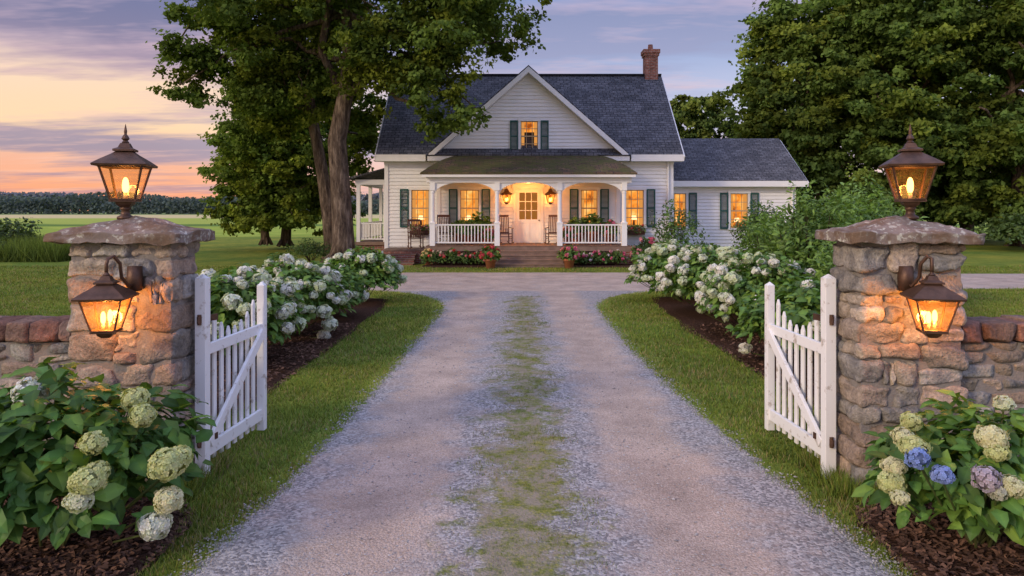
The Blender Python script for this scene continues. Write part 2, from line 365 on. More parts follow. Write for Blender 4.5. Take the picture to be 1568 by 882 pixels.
# ------------------------------------------------------------ stones
def cube_template(n):
    d={};vs=[];fs=[]
    def vid(p):
        k=tuple(round(q,4) for q in p)
        if k not in d: d[k]=len(vs); vs.append(k)
        return d[k]
    for ax in range(3):
        for sg in (-1,1):
            for i in range(n):
                for j in range(n):
                    q=[]
                    for (a,b) in ((i,j),(i+1,j),(i+1,j+1),(i,j+1)):
                        p=[0,0,0]; p[ax]=sg; p[(ax+1)%3]=-1+2*a/n; p[(ax+2)%3]=-1+2*b/n; q.append(vid(p))
                    fs.append(tuple(q) if sg>0 else tuple(q[::-1]))
    return np.array(vs,float),np.array(fs)
TPL={k:cube_template(k) for k in (5,10)}
def stone(mb,c,h,r,amp,col,n=10):
    V,F=TPL[n]; h=np.array(h); r=min(r,h.min()*.8); inner=h-r
    p=np.sign(V)*np.abs(V)**.75*h; q=np.clip(p,-inner,inner); d=p-q; L=np.linalg.norm(d,axis=1,keepdims=True); L[L==0]=1; nr=d/L
    p=q+nr*r; sd=U(0,100)
    tilt=np.array([U(-.07,.07),U(-.05,.05)])
    for _ in range(4):
        fn=np.array([random.gauss(0,1),random.gauss(0,1),random.gauss(0,1)]); fn/=np.linalg.norm(fn)
        lim=(np.abs(fn)*h).sum()*U(.72,.9); dd=p@fn-lim; p=p-np.maximum(dd,0)[:,None]*fn
    out=[]
    for i in range(len(p)):
        w=Vector(p[i])+Vector((sd,sd*.7,-sd))
        f=noise.noise(w*7)*amp+noise.noise(w*21)*amp*.45
        out.append(p[i]+nr[i]*f*1.2)
    out=np.array(out); out[:,2]+=out[:,0]*tilt[0]
    mb.add(out+np.array(c),F,col)
PAL=[(.37,.31,.245),(.30,.275,.245),(.44,.37,.30),(.38,.295,.235),(.26,.24,.215),(.47,.40,.325),(.33,.255,.20),(.31,.295,.28),(.39,.32,.26),(.35,.33,.30)]
def guillotine(x0,x1,z0,z1,maxw,maxh,out):
    w,h=x1-x0,z1-z0
    if w<=maxw*U(.75,1.25) and h<=maxh*U(.8,1.3): out.append((x0,x1,z0,z1)); return
    if h>maxh and (h/maxh>w/maxw or U(0,1)<.25):
        s=z0+h*U(.36,.64); guillotine(x0,x1,z0,s,maxw,maxh,out); guillotine(x0,x1,s,z1,maxw,maxh,out)
    else:
        s=x0+w*U(.33,.67); guillotine(x0,s,z0,z1,maxw,maxh,out); guillotine(s,x1,z0,z1,maxw,maxh,out)
def pillar(x0,x1,y0,y1,H,seed):
    random.seed(seed); e=empty('stone_gate_pillar',((x0+x1)/2,(y0+y1)/2,0))
    mb=MB(); cells=[]
    z=0
    while z<H-.02:
        hh=min(U(.26,.46),H-z)
        if H-z-hh<.12: hh=H-z
        guillotine(x0,x1,z,z+hh,.38,.20,cells); z+=hh
    for (a,b,c,d) in cells:
        full=U(0,1)<.5
        parts=[(y0,y1)] if full else [(y0,(y0+y1)/2+U(-.06,.06))]
        if not full: parts.append((parts[0][1],y1))
        for (u,v) in parts:
            col=np.array(random.choice(PAL))*U(.68,1.22); g=.005; pr=U(-.012,.02)
            stone(mb,((a+b)/2,(u+v)/2,(c+d)/2),((b-a)/2-g+.004,(v-u)/2-g+pr,(d-c)/2-g),.030,.030,col)
    mb.build('stones',STONE,True,e)
    mb=MB(); i=.03; box(mb,x0+i,x1-i,y0+i,y1-i,0,H); mb.build('mortar_core',MORTAR,parent=e)
    mb=MB(); o=.085; V,F=cube_template(16); cx,cy=(x0+x1)/2,(y0+y1)/2; hx,hy=(x1-x0)/2+o,(y1-y0)/2+o
    P=[]
    for v in V:
        x,y,zz=v; m_=max(abs(x),abs(y))
        top=.075+.125*(1-m_)
        zc=(zz+1)/2*top
        p=Vector((cx+x*hx*(1-.02*(zz>.9)),cy+y*hy*(1-.02*(zz>.9)),H+zc)); nn=noise.noise(p*7+Vector((seed,0,0)))*.026+noise.noise(p*25)*.010
        p.z+=nn
        if abs(x)>.99: p.x+=nn*math.copysign(1,x)
        if abs(y)>.99: p.y+=nn*math.copysign(1,y)
        P.append(p)
    mb.add(P,F); mb.build('cap_stone',CAP,True,e)
    return e
PH=1.86
pillar(-3.3,-2.5,5.3,5.76,PH,3); pillar(2.56,3.36,5.3,5.76,PH,11)
def wall(x0,x1,seed):
    random.seed(seed); e=empty('stone_wall',((x0+x1)/2,5.55,0)); mb=MB(); cells=[]
    z=0
    for hh in (.28,.27,.28,.27):
        guillotine(x0,x1,z,z+hh,.34,.14,cells); z+=hh
    for (a,b,c,d) in cells:
        col=np.array(random.choice(PAL))*U(.6,.95)*np.array([.95,1,1.03]); stone(mb,((a+b)/2,5.58,(c+d)/2),((b-a)/2-.002,.17+U(-.01,.012),(d-c)/2-.002),.028,.02,col,5)
    mb.build('stones',STONE,True,e); mb=MB(); box(mb,x0,x1,5.43,5.73,0,1.1); mb.build('mortar_core',MORTAR,parent=e)
    mb=MB(); x=x0
    while x<x1-.05:
        w=U(.14,.24); w=min(w,x1-x)
        col=np.array(random.choice([(.26,.14,.11),(.22,.125,.10),(.21,.15,.125),(.28,.19,.155)]))*U(.7,1.1)
        stone(mb,(x+w/2,5.58,1.185+U(-.006,.006)),(w/2-.004,.215,.075),.016,.010,col,5); x+=w
    mb.build('brick_coping',STONE,True,e)
wall(-8.5,-3.3,5); wall(3.36,8.6,6)

# ------------------------------------------------------------ lanterns
def lantern_body(parent,c,s=1,rot=.15,lightE=5,finial=True,lc=(1,.42,.10)):
    R=Matrix.Rotation(rot,4,'Z'); C=Vector(c)
    def P(x,y,z): return C+(R@Vector((x,y,z)))*s
    mb=MB(); hb,ht,H=.085,.15,.26
    cs=[(-1,-1),(1,-1),(1,1),(-1,1)]
    for i,(a,b) in enumerate(cs):
        beam(mb,P(a*hb,b*hb,0),P(a*ht,b*ht,H),.014*s,.014*s)
        a2,b2=cs[(i+1)%4]
        beam(mb,P(a*hb,b*hb,0),P(a2*hb,b2*hb,0),.020*s,.020*s); beam(mb,P(a*ht,b*ht,H),P(a2*ht,b2*ht,H),.020*s,.020*s)
    def ring(h,z): return [P(a*h,b*h,z) for a,b in cs]
    def loft(rs):
        vs=[p for r in rs for p in r]; fs=[]
        for k in range(len(rs)-1):
            for i in range(4): j=(i+1)%4; fs.append((k*4+i,k*4+j,(k+1)*4+j,(k+1)*4+i))
        fs.append((3,2,1,0)); n=(len(rs)-1)*4; fs.append((n,n+1,n+2,n+3)); mb.add(vs,fs)
    loft([ring(.19,H+.0),ring(.195,H+.015),ring(.15,H+.05),ring(.085,H+.095),ring(.055,H+.12)])
    loft([ring(.075,H+.12),ring(.075,H+.135),ring(.045,H+.15),ring(.03,H+.185)])
    loft([ring(.095,-.015),ring(.095,.004)]); loft([ring(.03,-.06),ring(.055,-.035),ring(.06,-.015)])
    o=P(0,0,H+.18)
    if finial:
        lathe(mb,o,[(r*s,z*s) for r,z in [(.02,0),(.028,.012),(.016,.025),(.03,.04),(.02,.062),(.01,.075),(.012,.10),(.002,.155)]],10)
    else: lathe(mb,o,[(r*s,z*s) for r,z in [(.02,0),(.028,.012),(.016,.025),(.012,.05)]],10)
    mb.build('frame',BRONZE,parent=parent,bevel=.002)
    g=MB(); k=.94
    for i in range(4):
        a,b=cs[i];a2,b2=cs[(i+1)%4]
        g.add([P(a*hb*k,b*hb*k,.01),P(a2*hb*k,b2*hb*k,.01),P(a2*ht*k,b2*ht*k,H-.01),P(a*ht*k,b*ht*k,H-.01)],[(0,1,2,3)])
    g.build('glass_panes',GLASS,parent=parent)
    b=MB()
    bl_=[(0,0,0,1.5)] if finial else [(-.024,0,.0,1.2),(.024,.012,.012,1.2)]
    for dx,dy,hh,q_ in bl_:
        q=P(dx,dy,.055+hh); prof=[(.016*math.sin(t)**.8*(1.15-.25*t/math.pi),.04-.042*math.cos(t)) for t in np.linspace(.1,3.04,9)]
        lathe(b,q,[(r*s*q_,z*s*q_) for r,z in prof],12,mat=0)
        lathe(b,P(dx,dy,.0),[(.010*s*q_,0),(.010*s*q_,(.057+hh)*s)],8,mat=1)
    b.build('candle_bulbs',[BULB,simple('candle_wax',(.7,.6,.42),.5,.05)],True,parent)
    L=bpy.data.lights.new('lantern_light','POINT'); L.energy=lightE; L.color=lc; L.shadow_soft_size=.05
    lo=bpy.data.objects.new('lantern_light',L); lo.location=P(0,0,.13); scene.collection.objects.link(lo); setpar(lo,parent)
for i,cx in enumerate((-2.975,3.065)):
    cy=5.53; e=empty('pillar_top_lantern',(cx,cy,PH+.17))
    mb=MB(); lathe(mb,(cx,cy,PH+.17),[(.06,0),(.06,.02),(.035,.035),(.028,.07),(.042,.08),(.03,.10)],12); mb.build('stem',BRONZE,True,parent=e)
    lantern_body(e,(cx,cy,PH+.32),.98,(.25,-.3)[i],7)
for i,cx in enumerate((-2.83,2.95)):
    e=empty('wall_lantern',(cx,5.28,1.7)); z0=1.26; cy=5.03
    lantern_body(e,(cx-.01,cy,z0),.86,(.2,-.25)[i],25,False,(1,.40,.09))
    mb=MB(); sx=.10*(1 if i==0 else -1)*.6
    lathe(mb,(cx+sx,5.275,1.60),[(.05,-.09),(.055,0),(.05,.09)],14)
    top=z0+.86*(.26+.18)+.04
    pts=[(cx+sx,5.27,1.57),(cx+sx*.9,5.2,1.55),(cx+sx*.6,5.14,1.62),(cx+sx*.6,5.12,1.72),(cx+sx*.3,5.07,1.775),(cx-.005,5.04,1.76),(cx-.01,cy,1.72),(cx-.01,cy,top-.03)]
    tube(mb,pts,[.013]*len(pts),8); mb.build('bracket',BRONZE,True,parent=e)

# ------------------------------------------------------------ picket gates
def gate(hx,hy,ex,ey,side):
    e=empty('picket_gate',(hx,hy,0)); mb=MB(); a=Vector((hx,hy,0)); b=Vector((ex,ey,0)); L=(b-a).length; d=(b-a)/L; nrm=Vector((-d.y,d.x,0))
    def P(t,z,o=0): q=a+d*t+nrm*o; return (q.x,q.y,z)
    def post(t,z0,z1,w):
        beam(mb,P(t,z0),P(t,z1),w,w,up=d)
        q=P(t,z1); s=w/2; D=d*s; Nn=nrm*s; c=Vector(q)
        mb.add([c-D-Nn,c+D-Nn,c+D+Nn,c-D+Nn,c+Vector((0,0,.035))],[(0,1,4),(1,2,4),(2,3,4),(3,0,4)])
    post(0,.0,1.57,.085); post(L,.05,1.40,.07)
    def top(t): u=t/L; return 1.50-.34*math.sin(math.pi*min(1,u))**.9+(-.10)*u
    n=9
    beam(mb,P(.04,.20,0),P(L-.03,.20,0),.035,.1); beam(mb,P(.04,1.0,0),P(L-.03,1.0,0),.035,.085)
    beam(mb,P(.05,.26,.032*side),P(L-.05,.97,.032*side),.03,.09)
    for i in range(1,n):
        t=L*i/n; zt=top(t)+U(-.006,.006); w=.055; o=-.03*side; zb=.08+U(-.008,.008)
        p=[P(t-w/2,zb,o-.01),P(t+w/2,zb,o-.01),P(t+w/2,zb,o+.01),P(t-w/2,zb,o+.01)]
        q=[P(t-w/2,zt-.05,o-.01),P(t+w/2,zt-.05,o-.01),P(t+w/2,zt-.05,o+.01),P(t-w/2,zt-.05,o+.01)]
        r=[P(t,zt,o-.01),P(t,zt,o+.01)]
        mb.add(p+q+r,[(3,2,1,0),(0,1,5,4),(1,2,6,5),(2,3,7,6),(3,0,4,7),(4,5,8),(6,7,9),(5,6,9,8),(7,4,8,9)])
    mb.build('pickets_and_frame',GATEW,parent=e,bevel=.004)
    k=MB()
    for z in (.3,1.25):
        beam(k,P(-.08,z,0),P(.14,z,.05*side),.012,.05); lathe(k,P(-.05,z-.04),[(.016,0),(.016,.08)],10)
    k.build('hinges',BRONZE,parent=e)
gate(-2.42,5.62,-2.34,6.72,-1); gate(2.475,5.62,2.41,6.72,1)

# ------------------------------------------------------------ foliage helpers
def norm(a): return a/np.maximum(np.linalg.norm(a,axis=-1,keepdims=True),1e-9)
def leaves_simple(mb,c,nr,size,col,asp=.62):
    n=len(c); r=norm(rng.normal(size=(n,3))); t=norm(np.cross(nr,r)); b=np.cross(nr,t); s=size[:,None]
    V=np.stack([c-t*s*.5,c+b*s*asp*.5-nr*s*.06+t*s*.05,c+t*s*.5,c-b*s*asp*.5-nr*s*.06+t*s*.05],1)
    mb.add(V.reshape(-1,3),np.arange(n*4).reshape(-1,4),np.repeat(col[:,None],4,1).reshape(-1,3))
def leaves_big(mb,c,nr,tan,size,col,asp=.62):
    n=len(c); t=norm(tan-nr*np.sum(tan*nr,-1,keepdims=True)); b=np.cross(nr,t); s=size[:,None]
    def q(l,w,h): return c+t*s*l+b*s*w*asp+nr*s*h
    V=np.stack([q(0,0,0),q(.35,0,.03),q(.72,0,-.02),q(1,0,-.14),q(.3,.5,.09),q(.7,.36,.03),q(.3,-.5,.09),q(.7,-.36,.03)],1)
    base=(np.arange(n)*8)[:,None,None]
    T=(np.array([(0,1,4),(0,6,1),(2,3,5),(2,7,3)])[None]+base).reshape(-1,3); Q=(np.array([(1,2,5,4),(1,6,7,2)])[None]+base).reshape(-1,4)
    C=np.repeat(col[:,None],8,1)*np.array([1.1,1.3,1.25,1,.9,.93,.9,.93])[None,:,None]
    off=mb.n; mb.add(V.reshape(-1,3),T,C.reshape(-1,3)); mb.f.append((Q+off,0))
def florets(mb,ctr,R,n,col,fs,mat=1,flat=.85,colj=.12):
    d=norm(rng.normal(size=(n,3))); ph=rng.uniform(0,6,3); lump=1+.11*np.sin(d[:,0]*5+ph[0])*np.sin(d[:,1]*5+ph[1])+.07*np.sin(d[:,2]*6+ph[2])
    p=np.array(ctr)+d*lump[:,None]*np.array([R,R,R*flat])
    nr=norm(d+rng.normal(0,.25,(n,3))); r=norm(rng.normal(size=(n,3))); t=norm(np.cross(nr,r)); b=np.cross(nr,t)
    V=[]
    for k in range(4):
        a=k*math.pi/2; dk=t*math.cos(a)+b*math.sin(a); ek=-t*math.sin(a)+b*math.cos(a)
        V+= [p,p+(dk*.62+ek*.48)*fs+nr*fs*.12,p+dk*fs*1.0+nr*fs*.05,p+(dk*.62-ek*.48)*fs+nr*fs*.12]
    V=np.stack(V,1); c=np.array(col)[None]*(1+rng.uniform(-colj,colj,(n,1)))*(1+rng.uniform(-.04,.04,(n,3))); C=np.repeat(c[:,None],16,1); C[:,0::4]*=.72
    mb.add(V.reshape(-1,3),np.arange(n*16).reshape(-1,4),C.reshape(-1,3),mat)
    prof=[(R*.82*math.sin(t),-R*.82*flat*math.cos(t)) for t in np.linspace(.15,3.0,7)]
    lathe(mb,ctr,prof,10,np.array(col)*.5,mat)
def hydrangea(name,cx,cy,rx,ry,h,nleaf,ls,blooms,bg=(.055,.12,.022),detail=1,z0=.05):
    mb=MB()
    d=norm(rng.normal(size=(nleaf,3))); d[:,2]=np.abs(d[:,2])*1.1-.12; d=norm(d)
    rad=np.where(rng.random(nleaf)<.7,rng.uniform(.80,1.07,nleaf),rng.uniform(.4,.85,nleaf))
    lump=1+.13*np.sin(d[:,0]*6+cx)*np.cos(d[:,1]*5+cy)+.10*np.sin(d[:,2]*9+d[:,0]*4)
    hb=h*.42
    c=np.array([cx,cy,z0+hb])+d*(rad*lump)[:,None]*np.array([rx,ry,h-hb])
    low=d[:,2]<0; c[low,2]=z0+hb+d[low,2]*rad[low]*hb*1.6; c[:,2]=np.maximum(c[:,2],z0+.03)
    nr=norm(d*.55+np.array([0,0,.75])+rng.normal(0,.38,(nleaf,3))); tan=d*np.array([1,1,.2])+rng.normal(0,.5,(nleaf,3))
    tone=rng.uniform(.5,1.4,(nleaf,1)); col=np.array(bg)[None]*tone; y_=rng.random(nleaf)<.3; col[y_]*=np.array([1.6,1.3,1.1])
    sz=ls*rng.uniform(.55,1.2,nleaf)
    leaves_big(mb,c-norm(tan)*sz[:,None]*.4,nr,tan,sz,col)
    for i in range(14):
        a=U(0,6.28); q=U(.3,.85); tube(mb,[(cx+U(-.1,.1)*rx,cy+U(-.1,.1)*ry,0),(cx+math.cos(a)*rx*q*.5,cy+math.sin(a)*ry*q*.5,h*.4),(cx+math.cos(a)*rx*q,cy+math.sin(a)*ry*q,h*.8)],[.009,.007,.004],5,(.08,.09,.03))
    for (x,y,z,R,bc) in blooms:
        nf=int(170*detail) if R<.07 or detail<1 else int(260*detail)
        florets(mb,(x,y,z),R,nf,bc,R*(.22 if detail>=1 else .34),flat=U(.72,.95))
        tube(mb,[(x,y,z-R*.5),(cx+(x-cx)*.6,cy+(y-cy)*.6,z*.5)],[.006,.007],5,(.10,.13,.04))
    mb.build(name,[LEAF,PETAL])
def rand_blooms(cx,cy,rx,ry,h,n,R,cols,front=True):
    out=[]; hb=h*.42; tries=0
    while len(out)<n and tries<n*30:
        tries+=1
        d=Vector((random.gauss(0,1),random.gauss(0,1),abs(random.gauss(0,1))*.9-.15)).normalized()
        k=U(.98,1.08)
        p=(cx+d.x*rx*k,cy+d.y*ry*k,.05+hb+d.z*(h-hb)*k); r=R*U(.6,1.25)
        if all((Vector(p)-Vector(o[:3])).length>(r+o[3])*.85 for o in out): out.append((*p,r,random.choice(cols)))
    return out
WH=[(.78,.78,.72),(.72,.75,.62),(.83,.81,.78),(.66,.71,.50)]
random.seed(21)
for (cx,cy,rx,ry,h,nb) in [(-3.75,9.6,.85,.9,1.2,60),(-3.65,11.7,.9,.95,1.18,70),(-3.6,13.7,.75,.8,.98,12),(-3.35,16.1,.85,.8,1.15,32),
    (3.8,16.6,.95,.9,1.25,64),(3.95,14.2,.95,1.0,1.26,70),(4.1,11.9,.95,1.0,1.25,50),(3.95,9.6,.85,.95,1.05,12)]:
    hydrangea('hydrangea_bush',cx,cy,rx,ry,h,2600,.14,rand_blooms(cx,cy,rx,ry,h,nb,.092,WH),(.10,.19,.036),.42)
def world(u,v,y): return ((u-784)/1100*y,y,2.1+(322-v)/1100*y)
YG=(.58,.61,.29); CR=(.68,.66,.42); WG=(.68,.71,.52)
bl=[]
for (u,v,y,r,c) in [(47,600,4.35,.095,(.76,.78,.78)),(143,678,3.95,.068,YG),(135,735,3.85,.085,YG),(122,765,3.85,.07,WG),(208,612,4.3,.075,YG),(218,636,4.2,.07,YG),(255,712,4.05,.09,YG),(274,700,4.1,.07,YG),(258,765,4.0,.075,CR),(238,803,4.0,.083,(.74,.76,.66)),(150,722,3.9,.06,YG)]:
    bl.append((*world(u,v,y),r,c))
hydrangea('hydrangea_bush',-2.80,4.42,.80,.62,.98,1700,.15,bl,(.075,.165,.034))
bl=[]
for (u,v,y,r,c) in [(1395,645,4.4,.06,YG),(1382,668,4.2,.055,CR),(1400,685,4.05,.075,YG),(1368,715,4.15,.065,CR),(1365,738,4.1,.07,YG),(1405,700,3.98,.062,(.26,.36,.72)),(1443,727,3.93,.058,(.28,.37,.72)),(1518,670,4.05,.075,CR),(1527,692,4.0,.06,YG),(1510,733,3.92,.068,(.5,.43,.52)),(1550,745,3.9,.065,CR),(1527,752,3.9,.05,(.5,.5,.4)),(1537,618,4.4,.055,WG),(1378,762,4.0,.05,CR)]:
    bl.append((*world(u,v,y),r,c))
hydrangea('hydrangea_bush',2.88,4.42,.66,.52,.80,1400,.13,bl,(.095,.195,.04))

def crown(mb,lobes,n,per,ls,base,cr,shell=.5,fl=.6):
    w=np.array([l[3]*l[4]*l[5] for l in lobes])**.75; w/=w.sum(); cs=[]
    for i in range(n):
        l=lobes[rng.choice(len(lobes),p=w)]; d=norm(rng.normal(size=3)); rr=rng.uniform(shell,1.08)
        c=np.array(l[:3])+d*rr*np.array(l[3:6]); cs.append(c); k=cr*rng.uniform(.5,1.3)
        K=8; sub=rng.normal(size=(K,3))*np.array([.48,.48,.48*fl])*k; rs=k*rng.uniform(.12,.30,K)
        pi=rng.integers(0,K,per); g=rng.normal(size=(per,3))*rs[pi][:,None]*np.array([1,1,.55])
        p=c+sub[pi]+g
        nr=norm(norm(g+sub[pi]*.4)*.55+np.array([0,0,.5])+rng.normal(0,.5,(per,3)))
        st=rng.uniform(.7,1.35,K)
        tone=rng.uniform(.65,1.3)*st[pi][:,None]*rng.uniform(.7,1.3,(per,1)); col=np.array(base)[None]*tone
        if rng.random()<.35: col=col*np.array([1.4,1.18,.9])
        leaves_simple(mb,p,nr,ls*rng.uniform(.6,1.3,per),col,.7)
    return cs
def limb(mb,p0,p1,r0,r1,k=5,wig=.12,seg=8):
    p0=Vector(p0);p1=Vector(p1);L=(p1-p0).length; pts=[]
    for i in range(k+1):
        t=i/k; q=p0.lerp(p1,t)
        if 0<i<k: q+=Vector((random.gauss(0,1),random.gauss(0,1),random.gauss(0,.6)))*L*wig*.35
        q.z+=math.sin(t*math.pi)*L*.06; pts.append(q)
    tube(mb,pts,[r0+(r1-r0)*i/k for i in range(k+1)],seg,mat=0); return pts
def tree(name,trunk,trad,lobes,n,per,ls,base,cr,shell=.5,nb=30,fl=.6):
    e=empty(name,trunk[0]); tb=MB()
    tube(tb,trunk,trad,14)
    for a in range(6):
        t=a*1.05; p=Vector(trunk[0]); tube(tb,[p+Vector((math.cos(t),math.sin(t),0))*trad[0]*1.5+Vector((0,0,-.03)),p+Vector((math.cos(t),math.sin(t),0))*trad[0]*.65+Vector((0,0,.35))],[trad[0]*.22,trad[0]*.3],7)
    lb=MB(); cs=crown(lb,lobes,n,per,ls,base,cr,shell,fl)
    limbs=[]
    for l in lobes:
        i=random.randrange(len(trunk)//2,len(trunk)); limbs.append(limb(tb,trunk[i],(l[0],l[1],l[2]-l[5]*.1),trad[i]*.62,trad[-1]*.22,6))
    allp=[p for L in limbs for p in L[1:]]
    for c in random.sample(cs,min(nb,len(cs))):
        c=Vector(c); q=min(allp,key=lambda p:(p-c).length)
        limb(tb,q,c,trad[-1]*.2,.012,4,.15,5)
    tb.build('trunk_and_limbs',BARK,True,e); lb.build('leaves',TLEAF,parent=e)
random.seed(4)
YT=26.4
W=world
trunk=[W(524,406,YT),W(526,370,YT),W(522,300,YT),W(516,215,YT),W(528,150,YT),W(535,90,YT),W(530,20,YT),W(520,-80,YT)]
trad=[.54,.40,.36,.34,.29,.25,.2,.12]
def lobe(u,v,y,r,ry=None,rz=None):
    p=world(u,v,y); return (*p,r,ry or r,rz or r*.75)
L=[lobe(510,-60,YT,5.2,4.5,3.2),lobe(335,5,YT-1,2.3,3,1.7),lobe(275,125,YT,.9,1.2,1.3),lobe(270,65,YT-.5,.7,1,1.0),lobe(350,70,YT+1,2.1,2.2,1.4),lobe(700,0,YT-.5,3.1,3,2.0),
   lobe(660,110,YT-1.5,1.9,2,1.6),lobe(700,155,YT-1.5,1.4,1.5,1.0),lobe(430,90,YT+1,2.2,2,1.5),lobe(600,40,YT-2,2.3,2,1.7),lobe(650,190,YT-1.0,.6,.6,.6),lobe(760,60,YT-.5,.8,1.2,1.1),
   lobe(500,-250,YT,6,5.5,4),lobe(440,140,YT+1.5,1.6,1.5,1.0),lobe(742,175,YT-1.2,.5,.6,.5),lobe(590,120,YT-1,1.2,1.2,1.0)]
tree('oak_tree',trunk,trad,L,360,420,.18,(.105,.155,.034),.9,.3,90)
trunk=[W(510,398,30.5),W(503,330,30.5),W(493,260,30.5),W(478,180,30.5),W(465,90,30.5),W(455,20,30.5)]
L=[lobe(470,60,31,3.2,3,2.5),lobe(420,140,31.5,2.4,2.2,2),lobe(550,140,33,1.9,2,2.2),lobe(560,220,37,1.4,1.5,2.0),lobe(400,190,32,1.6,1.8,1.2)]
tree('maple_tree',trunk,[.33,.28,.25,.22,.17,.1],L,130,340,.20,(.11,.165,.036),.85,.3,30)
random.seed(9)
trunk=[W(407,374,38),W(404,340,38),W(408,280,38),W(405,200,38)]
L=[lobe(405,180,38,2.3,2.6,2.5),lobe(380,240,38,2.0,2.4,2.0),lobe(370,295,37,1.6,1.8,1.2),lobe(430,250,37,2.4,2.2,2.2),lobe(400,125,38,1.6,1.5,1.5),lobe(355,335,37.5,.9,1,.7),lobe(405,325,37,1.7,1.6,1.0),lobe(450,335,37,1.2,1.2,.8)]
tree('maple_tree',trunk,[.24,.2,.17,.1],L,190,300,.22,(.15,.22,.045),.75,.45,24)
trunk=[W(437,376,39.5),W(440,330,39.5),W(445,260,39.5),W(450,180,39.5)]
L=[lobe(460,200,40,3.0,2.6,3.0),lobe(445,300,39,2.7,2.2,1.7),lobe(490,320,40,1.8,1.4,1.4),lobe(480,240,40,2.4,2,2.4)]
tree('maple_tree',trunk,[.3,.24,.2,.12],L,130,300,.23,(.125,.19,.042),.8,.45,20)
random.seed(12)
def bigtree(nm,u,y,base_v,lobs,n,col,per=300,ls=.31,cr=1.15,shell=.72):
    x=world(u,0,y)[0]; tr=[(x,y,0),(x+.1,y,2.5),(x-.1,y,5),(x+.1,y,9)]
    tree(nm,tr,[.5,.4,.35,.2],lobs,n,per,ls,col,cr,shell,14,.5)
bigtree('beech_tree',1230,46,0,[lobe(1240,150,46,4.1,4,5.0),lobe(1200,230,45,2.5,3,3.6),lobe(1250,40,46,3.6,3.5,3),lobe(1190,60,46,1.6,2,1.5),lobe(1260,320,44,2.6,3,2.2),lobe(1165,150,46,1.3,1.6,1.7),lobe(1170,310,45,1.8,2,2.6),lobe(1215,190,43.5,1.8,1.4,1.4),lobe(1280,110,43,2.0,1.4,1.5)],270,(.125,.185,.045))
bigtree('beech_tree',1400,44,0,[lobe(1390,130,44,4.5,4,5.0),lobe(1370,20,44,4,4,3.5),lobe(1330,230,43,3.2,3,3.5),lobe(1420,270,43,3.4,3,3.5),lobe(1300,60,45,2.3,2.2,2.4),lobe(1350,150,40.5,2.0,1.3,1.5),lobe(1440,60,40.5,2.2,1.4,1.6),lobe(1400,220,40,1.8,1.3,1.3)],270,(.11,.17,.042))
bigtree('beech_tree',1560,42,0,[lobe(1540,120,42,4.6,4,5.2),lobe(1510,10,42,4,4,3.5),lobe(1500,250,41,3.2,3,3.4),lobe(1580,280,41,3.2,3,3.4),lobe(1640,120,42,4,4,5),lobe(1500,160,38.6,1.9,1.3,1.5),lobe(1560,60,38.6,2.0,1.3,1.5)],260,(.095,.15,.038))
bigtree('beech_tree',1480,52,0,[lobe(1470,100,52,6,5,7),lobe(1320,120,54,6,4,7),lobe(1330,300,52,6,3,3),lobe(1500,300,50,6,3,3)],160,(.06,.10,.028),280,.5,1.8,.4)
bigtree('poplar_tree',1075,62,0,[lobe(1070,185,62,2.9,2.5,2.4),lobe(1040,200,62,2,2.5,2.6),lobe(1095,215,62,2.4,2.5,2.4),lobe(1065,250,62,4,2.5,3)],90,(.12,.175,.055),240,.36,1.0,.5)
tree('ash_tree',[W(1340,388,36),W(1338,340,36),W(1335,280,36)],[.14,.1,.05],[lobe(1330,300,36,1.4,1.4,1.6),lobe(1345,350,36,1.2,1.2,.8)],40,280,.18,(.10,.155,.042),.6,.3,8)

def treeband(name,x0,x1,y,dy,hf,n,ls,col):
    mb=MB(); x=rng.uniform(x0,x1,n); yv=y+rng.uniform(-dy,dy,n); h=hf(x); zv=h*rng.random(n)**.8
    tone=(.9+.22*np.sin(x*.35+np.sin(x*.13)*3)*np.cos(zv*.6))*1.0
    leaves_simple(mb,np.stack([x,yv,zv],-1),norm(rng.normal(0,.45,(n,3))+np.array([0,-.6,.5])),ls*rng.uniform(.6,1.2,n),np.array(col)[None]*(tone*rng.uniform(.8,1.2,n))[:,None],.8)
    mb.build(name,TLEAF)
treeband('distant_tree_line',-560,640,400,10,lambda x:7.6+2.2*np.sin(x*.021)+1.3*np.sin(x*.083+1)+.9*np.abs(np.sin(x*.31))+.7*np.abs(np.sin(x*.73+2)),52000,2.0,(.11,.145,.135))  # distance haze is painted into the bluish leaf colour
treeband('far_hills_woodland',-1000,1000,760,6,lambda x:18+6*np.sin(x*.011+2)+1.5*np.sin(x*.05),26000,5.5,(.20,.22,.27))

